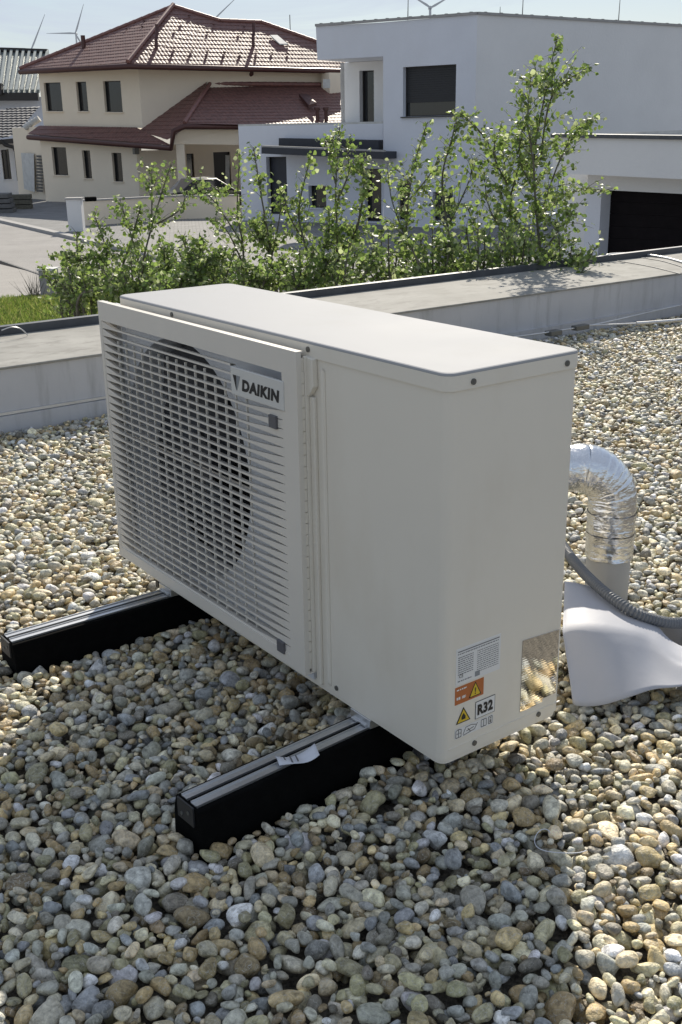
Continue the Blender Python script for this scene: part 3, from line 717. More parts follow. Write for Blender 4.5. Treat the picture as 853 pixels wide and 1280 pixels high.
turbine(40, 62, 42, (62, 177, 297), 'wind turbine rising behind the ribbed metal roof, farthest left')
turbine(95, 42, 33, (68, 180, 300), 'wind turbine whose hub shows above the left slope of the red roof')
turbine(262, 30, 45, (40, 160, 280), 'wind turbine mostly hidden, one blade above the red roof ridge')
turbine(538, 10, 31, (28, 150, 270), 'wind turbine standing behind the white flat roofed house', d=1500, rr=1.2)

# ================================================================ THE OUTDOOR UNIT
W, D, H = 1.290, .337, .77
unit = thing('heat_pump', (D / 2, W / 2, 0), 'white outdoor heat pump unit with slatted grille standing on black rubber feet', 'heat pump')
def rbox(name, x0, x1, y0, y1, z0, z1, m, r, parent, seg=5, r2=0):
    """box with rounded upright edges"""
    mb = MB(); pts = []
    for cx_, cy_, a0 in ((x1 - r, y1 - r, 0), (x0 + r, y1 - r, 90), (x0 + r, y0 + r, 180), (x1 - r, y0 + r, 270)):
        for i in range(seg + 1):
            a = math.radians(a0 + 90 * i / seg); pts.append((cx_ + r * math.cos(a), cy_ + r * math.sin(a)))
    n = len(pts)
    lv = [(z0, 0), (z1 - r2, 0)] + ([(z1 - r2 * .3, -r2 * .3), (z1, -r2)] if r2 else [(z1, 0)])
    if not r2: lv = [(z0, 0), (z1, 0)]
    cxm, cym = (x0 + x1) / 2, (y0 + y1) / 2
    rings = []
    for i, (z, o) in enumerate(lv):
        rings.append([(x + (o if x - cxm > 0 else -o), y + (o if y - cym > 0 else -o), z) for x, y in pts])
    for i in range(len(lv) - 1):
        mb.add(rings[i] + rings[i + 1], [(k, (k + 1) % n, n + (k + 1) % n, n + k) for k in range(n)], True)
    mb.add(rings[0], [tuple(range(n))[::-1]]); mb.add(rings[-1], [tuple(range(n))])
    o = mb.build(name, m, parent)
    return o
# right-hand casing (closed compartment), with rounded upright corner
SPL = .43                # where the fan bay begins
def uprofile(name, x0, x1, y0, y1, z0, z1, r, m, parent, sharp=()):
    return rbox(name, x0, x1, y0, y1, z0, z1, m, r, parent)
rbox('side_casing', 0, D, 0, SPL, 0, H - .031, M['casing'], .020, unit, seg=6)
# fan bay: front plate with round opening, floor, back coil, left side
FC, FZ, FR = 1.0, .385, .31
fb = MB(); n = 64
y0_, y1_, z0_, z1_ = SPL + .002, W, .0, H - .031
outer = []
for k in range(n):
    a = 2 * math.pi * k / n; c_, s_ = math.cos(a), math.sin(a)
    t = min(((y1_ - FC) / c_ if c_ > 0 else (y0_ - FC) / c_) if abs(c_) > 1e-6 else 1e9, ((z1_ - FZ) / s_ if s_ > 0 else (z0_ - FZ) / s_) if abs(s_) > 1e-6 else 1e9)
    outer.append((FC + c_ * t, FZ + s_ * t))
vs = [(.012, y, z) for y, z in outer] + [(.012, FC + FR * math.cos(2 * math.pi * k / n), FZ + FR * math.sin(2 * math.pi * k / n)) for k in range(n)] + [(.10, FC + (FR - .01) * math.cos(2 * math.pi * k / n), FZ + (FR - .01) * math.sin(2 * math.pi * k / n)) for k in range(n)]
fs = [(k, (k + 1) % n, n + (k + 1) % n, n + k) for k in range(n)] + [(n + k, n + (k + 1) % n, 2 * n + (k + 1) % n, 2 * n + k) for k in range(n)]
# corners of the plate
cs = [(.012, y0_, z0_), (.012, y1_, z0_), (.012, y1_, z1_), (.012, y0_, z1_)]
fb.add(vs, fs)
fb.build('fan_shroud', M['inner'], unit)
bx = MB(); bx.box(.02, D, y0_, y1_, 0, .012); bx.box(.0, D, W - .004, W, .0, H - .031); bx.box(D - .004, D, y0_, y1_, 0, H - .031); bx.box(0, .02, y0_, y1_, -.0, .03); bx.box(0, .012, y0_, y1_, H - .07, H - .031); 
bx.build('fan_bay', M['inner'], unit)
fan = MB()
fan.tube([(.05, FC, FZ), (.12, FC, FZ)], .065, 20, smooth=False)
for k in range(4):
    a0 = k * math.pi / 2 + .5; V = []; nn = 7; mm = 6
    for i in range(nn):
        for j in range(mm):
            rr = .06 + (FR - .025 - .06) * j / (mm - 1); a = a0 + (i / (nn - 1)) * 1.15 + .5 * (j / (mm - 1)) ** 2
            V.append((.05 + .075 * (i / (nn - 1)), FC + rr * math.cos(a), FZ + rr * math.sin(a)))
    fan.add(V, [(i * mm + j, i * mm + j + 1, (i + 1) * mm + j + 1, (i + 1) * mm + j) for i in range(nn - 1) for j in range(mm - 1)], True)
fan.build('fan', M['fan'], unit)
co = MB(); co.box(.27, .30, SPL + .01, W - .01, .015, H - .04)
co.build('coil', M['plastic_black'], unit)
# lid
lo_ = rbox('lid', -.004, D + .003, -.004, W + .003, H - .03, H - .003, M['casing'], .024, unit, seg=6)
rbox('lid_top_dimmed', -.004, D + .003, -.004, W + .003, H - .0029, H + .003, M['lid'], .024, lo_, seg=6, r2=.004)  # lid top split off, its colour dimmed to offset the sunlight
rbox('base_pan', .004, D - .004, .004, W - .004, -.012, .004, M['casing'], .02, unit)
# ribs on the front
for yy, wd, hh in ((.370, .014, .006),):
    MB().prism([Vector((0, yy - wd / 2, .012)), Vector((-hh, yy - wd / 4, .02)), Vector((-hh, yy + wd / 4, .02)), Vector((0, yy + wd / 2, .012))], (0, 0, H - .065)).build('rib', M['casing'], unit, bevel=.0015)
# screws
def screw(p, nrm, nm='screw'):
    p = Vector(p); nrm = Vector(nrm)
    MB().disc(p, nrm, .0058, .0025, 12).disc(p + nrm * .0025, nrm, .003, .0006, 6).build(nm, M['steel'], unit)
for x, z in ((.056, H - .018), (.296, H - .018)): screw((x, -.004, z), (0, -1, 0))
for x, z in ((.087, .011), (.270, .011)): screw((x, 0, z), (0, -1, 0))
for y, z in ((.415, H - .014), (.99, H - .012)): screw((-.004, y, z), (-1, 0, 0))
screw((0, .345, .016), (-1, 0, 0))
# seam line along the foot of the side panel
MB().box(.018, D - .004, -.0012, .0008, .0195, .0215).build('panel_seam', M['casing'], unit)

# front grille
gx, ga_, gb_, gz0, gz1 = -.038, .410, 1.342, .0316, .7556
oy0, oy1, oz0, oz1 = ga_ + .055, gb_ - .014, gz0 + .028, gz1 - .050
fr = MB()
fr.box(gx, gx + .006, ga_, gb_, oz1, gz1); fr.box(gx, gx + .006, ga_, gb_, gz0, oz0); fr.box(gx, gx + .006, ga_, oy0, oz0, oz1); fr.box(gx, gx + .006, oy1, gb_, oz0, oz1)
fr.build('grille_frame', M['grille'], unit)
rt = MB()
rt.box(gx + .006, gx + .016, ga_, gb_, gz1 - .003, gz1); rt.box(gx + .006, gx + .030, ga_, gb_, gz0, gz0 + .003)
rt.box(gx + .006, gx + .030, gb_ - .003, gb_, gz0 + .003, gz1 - .003); rt.box(gx + .006, gx + .012, ga_, ga_ + .003, gz0 + .003, gz1 - .003)
rt.build('grille_rim', M['grille'], unit)
NS = 32; pit = (oz1 - oz0) / NS
def slat_mesh(y0, y1, fl=True):
    mb = MB(); ny = 36; V = []
    for i in range(ny + 1):
        # finer steps at the ends, where the blade widens into the frame
        t = i / ny; y = y0 + (y1 - y0) * (.5 - .5 * math.cos(math.pi * t))
        def ss(u): u = max(0, min(1, u)); return u * u * (3 - 2 * u)
        e = max((1 - max(0, min(1, (y - y0) / .17))) ** 1.3 if fl else 0, (1 - max(0, min(1, (y1 - y) / .07))) ** 1.3)
        h = .0044 + (pit - .0048) * e
        xf = gx + .0012 + .004 * (1 - e)
        V += [(xf, y, h), (xf, y, 0), (xf + .014, y, -.001), (xf + .014, y, max(h - .003, .0005))]
    F = []
    for i in range(ny):
        for k in range(4): F.append((i * 4 + k, (i + 1) * 4 + k, (i + 1) * 4 + (k + 1) % 4, i * 4 + (k + 1) % 4))
    mb.add(V, F, False); return mb
LY0, LY1, LZ0, LZ1 = .457, .665, .625, .688       # badge
long_m = None; short_m = None
for i in range(NS):
    z = oz0 + pit * i
    short = (z + pit * .6 > LZ0 - .004)
    if short and short_m is None:
        o = slat_mesh(LY1 + .012, oy1, False).build('slat', M['grille'], unit); short_m = o.data
    elif not short and long_m is None:
        o = slat_mesh(oy0, oy1).build('slat', M['grille'], unit); long_m = o.data
    else:
        o = bpy.data.objects.new('slat', short_m if short else long_m); link(o, unit)
    o.location = Vector(o.location) + Vector((0, 0, z))
# upright wires behind the slats
for i in range(16):
    y = .632 + i * .0455
    MB().box(gx + .014, gx + .019, y - .0017, y + .0017, oz0 - .01, oz1 - (.049 if i > 3 else .065)).build('guard_wire', M['grille'], unit)
for z in (.17, .40, .62): MB().box(gx + .028, gx + .031, .63, 1.32, z - .0015, z + .0015).build('guard_wire', M['grille'], unit)
MB().box(gx + .024, .010, .60, 1.33, oz1 + .001, oz1 + .005).build('air_guide', M['grille'], unit)
MB().box(gx + .030, .010, gb_ - .005, gb_ - .001, gz0 + .01, gz1 - .01).build('air_guide', M['grille'], unit)
MB().prism([Vector((.010, W + .001, gz0)), Vector((.010, gb_ - .005, gz0)), Vector((.014, gb_ - .005, gz0)), Vector((.014, W + .001, gz0))], (0, 0, gz1 - gz0 - .01)).build('air_guide', M['inner'], unit)
# serrated side strip with teeth
MB().box(gx + .007, gx + .020, ga_ + .004, ga_ + .008, gz0 + .01, gz1 - .016).build('side_strip', M['casing'], unit)
nh = 26; tm_ = None
for i in range(nh):
    z = gz0 + .03 + i * (gz1 - gz0 - .07) / nh
    if tm_ is None:
        o = MB().box(gx + .006, gx + .019, ga_ + .001, ga_ + .0035, 0, .0225).build('side_tooth', M['casing'], unit); tm_ = o.data
    else: o = link(bpy.data.objects.new('side_tooth', tm_), unit)
    o.location = Vector(o.location) + Vector((0, 0, z))
MB().box(gx + .020, .002, ga_ - .000, ga_ + .010, gz0 + .002, gz1 - .012).build('cover_side', M['casing'], unit, bevel=.003)
MB().prism([Vector((-.014, ga_ + .002, gz1 - .012)), Vector((-.014, ga_ - .020, gz1 - .016)), Vector((-.014, ga_ - .022, gz1 - .072)), Vector((-.014, ga_ - .006, gz1 - .092)), Vector((-.014, ga_ + .002, gz1 - .092))], (.014, 0, 0)).build('bracket', M['casing'], unit, bevel=.002)
MB().box(-.009, .001, ga_ - .016, ga_, .004, gz1 - .095).build('front_step', M['casing'], unit, bevel=.003)
# clips
for y, z in ((.502, .594), (.504, .067)): MB().box(gx - .004, gx + .003, y - .014, y + .014, z - .014, z + .014).build('clip', M['clip'], unit, bevel=.001)
# badge with emblem and name
MB().box(gx - .003, gx + .004, LY0, LY1, LZ0, LZ1).build('badge', M['plate'], unit, bevel=.002)

def text(body, mat_, parent, origin, ex, ey, height, width=None, bold=0.0, shear=0, space=1.0, name='lettering', ext_=.0004):
    cu = bpy.data.curves.new(name, 'FONT'); cu.body = body; cu.size = 1; cu.offset = bold; cu.shear = shear; cu.space_character = space; cu.extrude = 0; cu.resolution_u = 4
    o = bpy.data.objects.new(name, cu); COL.objects.link(o)
    bpy.context.view_layer.update()
    me = bpy.data.meshes.new_from_object(o.evaluated_get(bpy.context.evaluated_depsgraph_get()))
    bpy.data.objects.remove(o); bpy.data.curves.remove(cu)
    co_ = np.empty(len(me.vertices) * 3); me.vertices.foreach_get('co', co_); co_ = co_.reshape(-1, 3)
    mn, mx_ = co_.min(0), co_.max(0)
    sy = height / (mx_[1] - mn[1]); sx = (width / (mx_[0] - mn[0])) if width else sy
    ex, ey = Vector(ex), Vector(ey); nn = ex.cross(ey)
    out_ = [Vector(origin) + ex * ((x - mn[0]) * sx) + ey * ((y - mn[1]) * sy) + nn * ext_ for x, y, z in co_]
    me.vertices.foreach_set('co', [c for v in out_ for c in v]); me.materials.clear(); me.materials.append(mat_)
    o = bpy.data.objects.new(name, me); return link(o, parent)
FX, FZv = Vector((0, -1, 0)), Vector((0, 0, 1))
text('DAIKIN', M['ink'], unit, (gx - .0032, .6185, .6400), FX, FZv, .0265, .148, bold=.06, shear=.12, space=1.12)
ly = .6545; fx = gx - .0036
MB().add([(fx, ly, .671), (fx, ly - .0145, .671), (fx, ly - .013, .636)], [(0, 1, 2)]).build('emblem', M['ink'], unit)
MB().add([(fx, ly - .0155, .671), (fx, ly - .031, .671), (fx, ly - .0145, .636)], [(0, 1, 2)]).build('emblem', M['midgrey'], unit)

# stickers on the side panel (all flat print)
def sp(x, z, k=1): return Vector((x, -.0006 * k, z))
def quad(name, x0, x1, z0, z1, m, k=1, par=unit): return MB().add([sp(x0, z0, k), sp(x1, z0, k), sp(x1, z1, k), sp(x0, z1, k)], [(0, 1, 2, 3)]).build(name, m, par)
sk = MB().box(.033, .151, -.0006, 0.0002, .156, .234).build('rating_sticker', M['paper'], unit)
lines = MB()
random.seed(3)
def fake(x0, x1, z, h=.0016):
    """a line of unreadably small print"""
    x = x0
    while x < x1:
        w_ = random.uniform(.002, .007); e = min(x + w_, x1)
        lines.add([sp(x, z, 1.6), sp(e, z, 1.6), sp(e, z + h, 1.6), sp(x, z + h, 1.6)], [(0, 1, 2, 3)]); x = e + random.uniform(.0008, .002)
lines.add([sp(.037, .2265, 1.6), sp(.147, .2265, 1.6), sp(.147, .2285, 1.6), sp(.037, .2285, 1.6)], [(0, 1, 2, 3)])
fake(.037, .145, .2215, .0018)
for i in range(9): fake(.038, .078, .214 - i * .0045)
for i in range(11): fake(.088, .146, .2145 - i * .0045, .0014)
fake(.038, .075, .163, .002)
lines.build('small_print', M['greyink'], sk)
text('CE', M['ink'], sk, sp(.041, .171, 1.6), (1, 0, 0), (0, 0, 1), .007, .011)
quad('code_block', .083, .096, .161, .172, M['midgrey'], 1.7, sk)
so = MB().box(.032, .108, -.0006, 0.0002, .114, .152).build('warning_sticker', M['orange'], unit)
def tri(x0, x1, z0, z1, m, par, k, nm='warning_triangle'):
    return MB().add([sp(x0, z0, k), sp(x1, z0, k), sp((x0 + x1) / 2, z1, k)], [(0, 1, 2)]).build(nm, m, par)
tri(.068, .102, .118, .150, M['ink'], so, 1.6); tri(.0715, .0985, .120, .1465, M['yellow'], so, 2.0)
text('!', M['ink'], so, sp(.0835, .1225, 2.4), (1, 0, 0), (0, 0, 1), .015, .003, bold=.02)
lines = MB(); fake(.036, .062, .144, .003); fake(.036, .046, .124, .006); fake(.050, .060, .124, .006); lines.build('small_print', M['paper'], so)
t_ = tri(.0355, .0745, .070, .104, M['ink'], unit, 1, 'flammable_sign'); tri(.0395, .0705, .0722, .0995, M['yellow'], t_, 1.8, 'sign_field')
MB().add([sp(.050, .077, 2.4), sp(.060, .077, 2.4), sp(.0605, .083, 2.4), sp(.057, .088, 2.4), sp(.0555, .0915, 2.4), sp(.052, .087, 2.4), sp(.0495, .083, 2.4)], [(0, 1, 2, 3, 4, 5, 6)]).build('flame_symbol', M['ink'], t_)
rs = quad('refrigerant_sticker', .087, .141, .064, .103, M['ink'], 1)
quad('sticker_field', .0882, .1398, .0652, .1018, M['paper'], 1.5, rs)
text('R32', M['ink'], rs, sp(.0925, .0715, 2), (1, 0, 0), (0, 0, 1), .024, .042, bold=.05, space=1.08)
ic = quad('icon_sticker', .033, .137, .038, .060, M['paper'], 1)
ic2 = MB()
def ln(pts, w_=.0013):
    for a, b in zip(pts, pts[1:]):
        a, b = Vector((a[0], 0, a[1])), Vector((b[0], 0, b[1])); d_ = (b - a).normalized(); pr = Vector((-d_.z, 0, d_.x)) * w_ / 2
        ic2.add([v + Vector((0, -.001, 0)) for v in (a - pr, b - pr, b + pr, a + pr)], [(0, 1, 2, 3)])
ln([(.036, .040), (.036, .056), (.043, .058), (.050, .056), (.050, .040), (.036, .040)]); ln([(.043, .040), (.043, .057)]); ln([(.038, .048), (.042, .049)]); ln([(.045, .049), (.049, .048)])
ln([(.055, .042), (.062, .056), (.078, .057), (.090, .053)]); ln([(.056, .040), (.086, .044), (.094, .056)]); ln([(.064, .047), (.084, .050)]); ln([(.068, .052), (.075, .043)])
ln([(.104, .041), (.104, .057), (.118, .057), (.118, .041), (.104, .041)]); ln([(.111, .041), (.111, .057)]); ln([(.124, .041), (.124, .057), (.134, .057), (.134, .041), (.124, .041)])
ln([(.129, .043), (.129, .050)], .003); ln([(.129, .052), (.129, .0545)], .003)
ic2.build('icons', M['ink'], ic)
MB().add([sp(.214, .036, 2), sp(.279, .036, 2), sp(.279, .045, 2), sp(.319, .045, 2), sp(.320, .192, 2), sp(.213, .199, 2)], [(0, 1, 2, 3, 4, 5)]).build('mirror_sticker', M['mirror'], unit)
MB().box(.03, D - .02, .105, .120, -.050, -.0125).build('light_block_bar', M['plastic_black'], unit)  # bar added out of view to stop sun leaking under the casing
MB().box(.02, D - .006, W - .06, W - .045, -.050, -.0125).build('light_block_bar', M['plastic_black'], unit)  # second added light blocker, under the far end
# cup feet brackets under the casing
for yy in (.262, 1.150):
    for xx in (.03, .25):
        MB().box(xx - .03, xx + .05, yy - .035, yy + .035, -.034, -.012).build('foot', M['alu'], unit, bevel=.002)

# ---------------------------------------------------------------- rubber feet with aluminium channel
def rail(xc, yc, rot, x0, x1, label):
    t = thing('mounting_rail', (xc, yc, -.15), label, 'mounting rail', 'black rubber mounting rails')
    Mx = Matrix.Translation((xc, yc, 0)) @ Matrix.Rotation(rot, 4, 'Z')
    prof = [(-.056, -.165), (.056, -.165), (.050, -.070), (.040, -.036), (-.040, -.036), (-.050, -.070)]
    MB().prism([Mx @ Vector((x0, y, z)) for y, z in prof], Mx.to_3x3() @ Vector((x1 - x0, 0, 0))).build('rubber_body', M['rubber'], t, bevel=.004)
    ch = MB()
    ch.box(x0 + .006, x1 - .006, -.026, -.007, -.036, -.0335, Mx); ch.box(x0 + .006, x1 - .006, .007, .026, -.036, -.0335, Mx)
    ch.box(x0 + .006, x1 - .006, -.028, -.025, -.0365, -.031, Mx); ch.box(x0 + .006, x1 - .006, .025, .028, -.0365, -.031, Mx)
    ch.box(x0 + .006, x1 - .006, -.0075, -.0055, -.0365, -.031, Mx); ch.box(x0 + .006, x1 - .006, .0055, .0075, -.0365, -.031, Mx)
    ch.build('channel', M['alu'], t)
    # end cap
    e = MB(); e.box(x0 - .004, x0 - .0005, -.028, .028, -.075, -.033, Mx); e.build('end_cap', M['plastic_black'], t)
    for zz, yy in ((-.05, -.012), (-.062, .012)): 
        s = Mx @ Vector((x0 - .004, yy, zz)); MB().disc(s, Mx.to_3x3() @ Vector((-1, 0, 0)), .004, .002, 10).build('screw', M['steel'], t)
    for xx in (.0,):
        MB().box(xx - .005, xx + .05, -.024, .024, -.031, -.026, Mx).build('clamp_plate', M['alu'], t, bevel=.001)
        MB().disc(Mx @ Vector((xx + .02, 0, -.026)), (0, 0, 1), .011, .009, 6).build('bolt', M['alu'], t)
rail(0, .262, .06, -.440, .42, 'black rubber rail with aluminium channel nearest the camera, paper tag on it')
rail(0, 1.150, .01, -.455, .42, 'black rubber rail under the far end of the unit, reaching to the left edge')
# curled paper tag
pt = MB(); nn = 10; V = []
c0 = Vector((-.185, .238, -.030)); dx = (onz(398, 946, -.03) - onz(348, 955, -.03)).normalized(); c0 = onz(372, 950, -.03); dy = Vector((-dx.y, dx.x, 0))
for i in range(nn + 1):
    for j in range(4):
        u = i / nn; V.append(c0 + dx * (-.042 + .084 * u) + dy * (-.018 + .036 * j / 3) + Vector((0, 0, .001 + .016 * (2 * abs(u - .5)) ** 2 * (1 if u > .5 else .35) + .003 * math.sin(j + u * 5))))
pt.add(V, [(i * 4 + j, (i + 1) * 4 + j, (i + 1) * 4 + j + 1, i * 4 + j + 1) for i in range(nn) for j in range(3)], True)
tg = pt.build('paper_tag', M['paperlbl']); tag(tg, 'curled white paper tag lying on the near rubber rail', 'paper tag')
md = tg.modifiers.new('s', 'SOLIDIFY'); md.thickness = .0004
pl_ = MB()
for k in range(3):
    a = c0 + dx * (-.025 + .012 * k) + dy * -.012 + Vector((0, 0, .0048)); pl_.bar(a, a + dy * .024, .003, .0004)
pl_.build('small_print', M['greyink'], tg)

# ---------------------------------------------------------------- foil pipe, hose, membrane
pipe = thing('foil_pipe', (1.07, .49, GR), 'foil wrapped pipe bend rising from a grey pipe behind the unit', 'pipe')
pc = Vector((1.07, .49, 0)); hd = Vector((-.80, .60, 0)).normalized(); br = .10
path = [pc + Vector((0, 0, .018 + .162 * i / 9)) for i in range(10)]
for i in range(1, 13):
    a = math.pi / 2 * i / 12; path.append(pc + Vector((0, 0, .18)) + hd * (br * (1 - math.cos(a))) + Vector((0, 0, br * math.sin(a))))
last = path[-1]
for i in range(1, 10): path.append(last + hd * (.055 * i) + Vector((0, 0, -.004 * i)))
fp = MB(); R0 = .0665
fine = catmull(path, 4); rs_ = []
for i, p in enumerate(fine): rs_.append(R0 * (1 + .022 * math.sin(i * 1.9) * math.sin(i * .53) + random.uniform(-.012, .012)))
fp.tube(fine, rs_, 40)
for i, v in enumerate(fp.v): # crumple
    q_ = Vector(v); k_ = math.sin(q_.x * 91 + q_.z * 57) * math.sin(q_.y * 83 - q_.z * 71) * .0018 + random.uniform(-.0008, .0008); fp.v[i] = tuple(q_ + Vector((k_, k_, k_)))
fp.build('foil_insulation', M['foil'], pipe)
for z in (.075, .135): MB().tube([pc + Vector((0, 0, z)), pc + Vector((0, 0, z + .016))], R0 + .0025, 40, cap=False).build('foil_tape', M['foil'], pipe)
MB().tube([pc + Vector((0, 0, -.155)), pc + Vector((0, 0, .026))], .0615, 32).build('grey_pipe', M['pipe'], pipe)

hp = [P(700, 676, 2.62), P(712, 693, 2.60), P(730, 716, 2.58), P(757, 742, 2.56), P(785, 762, 2.55), P(812, 774, 2.56), P(853, 779, 2.60), P(930, 768, 2.72)]
hs = catmull([onz(700, 676, .075), onz(714, 697, .073), onz(732, 718, .070), onz(757, 741, .064), onz(785, 761, .050), onz(812, 773, .026), onz(853, 779, -.004), onz(930, 770, -.06)], 14)
# resample evenly for the corrugation
L_ = [0]
for a, b in zip(hs, hs[1:]): L_.append(L_[-1] + (b - a).length)
nr = int(L_[-1] / .0022); res = []; j = 0
for i in range(nr):
    s_ = L_[-1] * i / (nr - 1)
    while j < len(L_) - 2 and L_[j + 1] < s_: j += 1
    res.append(hs[j].lerp(hs[j + 1], (s_ - L_[j]) / max(L_[j + 1] - L_[j], 1e-6)))
ho = MB().tube(res, [.0145 if (i // 2) % 2 else .0118 for i in range(nr)], 14, smooth=False).build('corrugated_hose', M['hose'])
tag(ho, 'grey corrugated hose curving past the foil pipe over the white sheet', 'hose')

# membrane flap: rows from its low front edge to its raised back edge
low = [(716, 879, -.080), (721, 883, -.085), (738, 882, -.082), (762, 878, -.072), (790, 871, -.060), (820, 861, -.048), (853, 856, -.040), (930, 846, -.03)]
mid = [(704, 786, .046), (709, 785, .048), (730, 784, .050), (760, 784, .047), (793, 788, .034), (818, 800, .010), (853, 828, -.020), (930, 838, -.025)]
top = [(706, 728, .052), (714, 729, .052), (738, 734, .050), (765, 746, .044), (790, 760, .030), (818, 778, .006), (850, 808, -.016), (925, 828, -.025)]
rows = [catmull([onz(*p) for p in r], 8) for r in (low, mid, top)]
V = []; nc_ = len(rows[0]); nrw = 20
for i in range(nrw + 1):
    t = i / nrw
    for j in range(nc_):
        a, b, c = rows[0][j], rows[1][j], rows[2][j]
        if t < .6: v = a.lerp(b, t / .6)
        else: v = b.lerp(c, (t - .6) / .4)
        k = math.exp(-((t - .6) / .07) ** 2)
        v = v - Vector((0, 0, .004 * k)) + Vector((0, 0, .0025 * math.sin(j * .23 + i * .3)))
        V.append(v)
# back skirt drops to the gravel behind the raised edge
for k, (dzz, of) in enumerate(((.004, .012), (.02, .03), (.05, .045))):
    for j in range(nc_): V.append(rows[2][j] + Vector((of, of, -dzz)))
tot = nrw + 3
sh_ = MB().add(V, [(i * nc_ + j, i * nc_ + j + 1, (i + 1) * nc_ + j + 1, (i + 1) * nc_ + j) for i in range(tot) for j in range(nc_ - 1)], True).build('membrane_sheet', M['sheet'])
tag(sh_, 'loose white waterproofing sheet curling over the gravel right of the unit', 'sheet')
md = sh_.modifiers.new('s', 'SOLIDIFY'); md.thickness = .0022
# pale upstand behind the hose
us = [onz(795, 784, -.09), onz(853, 815, -.09), onz(930, 840, -.09), onz(930, 800, -.03), onz(853, 786, -.03), onz(812, 777, -.03)]
um = MB().prism(us, Vector((.03, .05, 0))).build('membrane_upstand', M['sheet']); tag(um, 'short pale membrane upstand under the corrugated hose at right', 'upstand')

# loop of thin white string lying on the pebbles
c0 = onz(672, 1050, GR + .012); pts = []
for i in range(22):
    a = i / 21 * 5.2; pts.append(c0 + Vector((.035 * math.cos(a) + .012 * i / 21 * 3, -.05 * i / 21 + .028 * math.sin(a), .004 * math.sin(a * 2))))
so_ = MB().tube(catmull(pts, 4), .0009, 5).build('plastic_string', M['paperlbl']); tag(so_, 'thin white loop of string lying on the shaded pebbles', 'string')

# lightning conductor wire along the parapet foot
wp = [(2.3, 3.40, .02), (2.7, 3.36, .0), (3.4, 3.30, -.03), (3.9, 3.27, -.035), (4.3, 3.26, -.03), (5.0, 3.32, -.02), (6.2, 3.40, -.01)]
cw_ = MB().tube(catmull(wp, 6), .005, 8).build('conductor_wire', M['wire']); tag(cw_, 'thin metal conductor wire along the foot of the parapet', 'wire')
w2_ = catmull([(4.15, 3.26, -.03), (4.5, 3.16, -.045), (4.9, 3.05, -.05), (5.6, 2.86, -.055)], 6)
cw2 = MB().tube(w2_[:7], .005, 8).tube(w2_[6:], .011, 8).build('conductor_wire', M['wire']); tag(cw2, 'conductor wire with thicker pale sleeve branching across the gravel at right', 'wire')
for x, y, lb in ((3.38, 3.20, 'grey block holding the wire, left of the wire joint'), (3.02, 3.30, 'dark wire clip near the left end of the wire')):
    t = thing('wire_holder', (x, y, -.12), lb, 'wire holder', 'wire holders by the parapet')
    MB().box(x - .10, x + .10, y - .045, y + .045, -.12, -.055).build('block', M['block'], t, bevel=.008)
    for k in (-.09, .06): MB().box(x + k - .012, x + k + .02, y + .0, y + .11, -.075, -.015).build('clip', M['plastic_black'], t, bevel=.003)
t = thing('wire_joint', (4.1, 3.26, -.1), 'dark clamp joining the two wires on the gravel', 'clamp')
MB().box(4.02, 4.14, 3.24, 3.29, -.05, -.02).build('clamp_plate', M['steel'], t, bevel=.004)
MB().box(3.80, 3.90, 3.25, 3.31, -.06, -.03).build('clamp_plate', M['steel'], t, bevel=.004)
t = thing('marker_block', (5.15, 3.30, -.12), 'pale round block at the right edge by the parapet', 'block')
MB().tube([(5.30, 3.16, -.12), (5.30, 3.16, .0), (5.30, 3.16, .03)], [.06, .055, .03], 16).build('body', M['kerb'], t)
# wire over the coping at right and curl on the left
zc = PT + .006
w_ = MB().tube(catmull([onz(757, 322, zc + .0), onz(760, 318.5, zc + .02), onz(775, 317, zc + .02), onz(800, 317.5, zc + .01), onz(830, 322, zc), onz(853, 328, zc), onz(900, 342, zc)], 6), .009, 8).build('coping_cable', M['wire']); tag(w_, 'grey cable laid over the far end of the parapet top', 'cable')
for pts, lb in (([(772, 326), (812, 333), (853, 343)], 'thin dark wire lying lower on the parapet top at right'), ([(786, 320), (826, 326), (860, 336)], 'thin dark wire lying higher on the parapet top at right')):
    o = MB().tube(catmull([onz(a, b, PT + .003) for a, b in pts], 6), .0028, 6).build('thin_wire', M['hose']); tag(o, lb, 'wire')
o = MB().tube(catmull([onz(2, 413, PT + .05), onz(14, 409, PT + .06), onz(26, 411, PT + .045), onz(35, 419, PT + .006)], 6), .003, 6).build('thin_wire', M['wire']); tag(o, 'thin curved wire hooked over the dark metal edge at left', 'wire')

# ================================================================ PEBBLES
def ico(sub):
    bm = bmesh.new(); bmesh.ops.create_icosphere(bm, subdivisions=sub, radius=1)
    v = np.array([x.co[:] for x in bm.verts]); f = np.array([[a.index for a in x.verts] for x in bm.faces]); bm.free(); return v, f
def shape(v, seed):
    """turn a unit sphere into a worn stone: soft bumps and a few flattened sides"""
    r = np.random.default_rng(seed); d = v.copy(); k = np.ones(len(v))
    for _ in range(5):
        w = r.normal(size=3); w /= np.linalg.norm(w); k += r.uniform(-.17, .17) * np.sin((v @ w) * r.uniform(1.5, 4.2) + r.uniform(0, 6))
    d *= k[:, None]
    for _ in range(r.integers(3, 7)):
        w = r.normal(size=3); w /= np.linalg.norm(w); lim = r.uniform(.55, .88); s = d @ w
        ex_ = np.clip(s - lim, 0, None); d -= (ex_ * .72)[:, None] * w
    return d / np.abs(d).max(0)
NSH = 28
v3, f3 = ico(3); v2, f2 = ico(2); v1, f1 = ico(1)
S3 = [shape(v3, 100 + i) for i in range(NSH)]; S2 = [shape(v2, 100 + i) for i in range(NSH)]; S1 = [shape(v1, 100 + i) for i in range(NSH)]

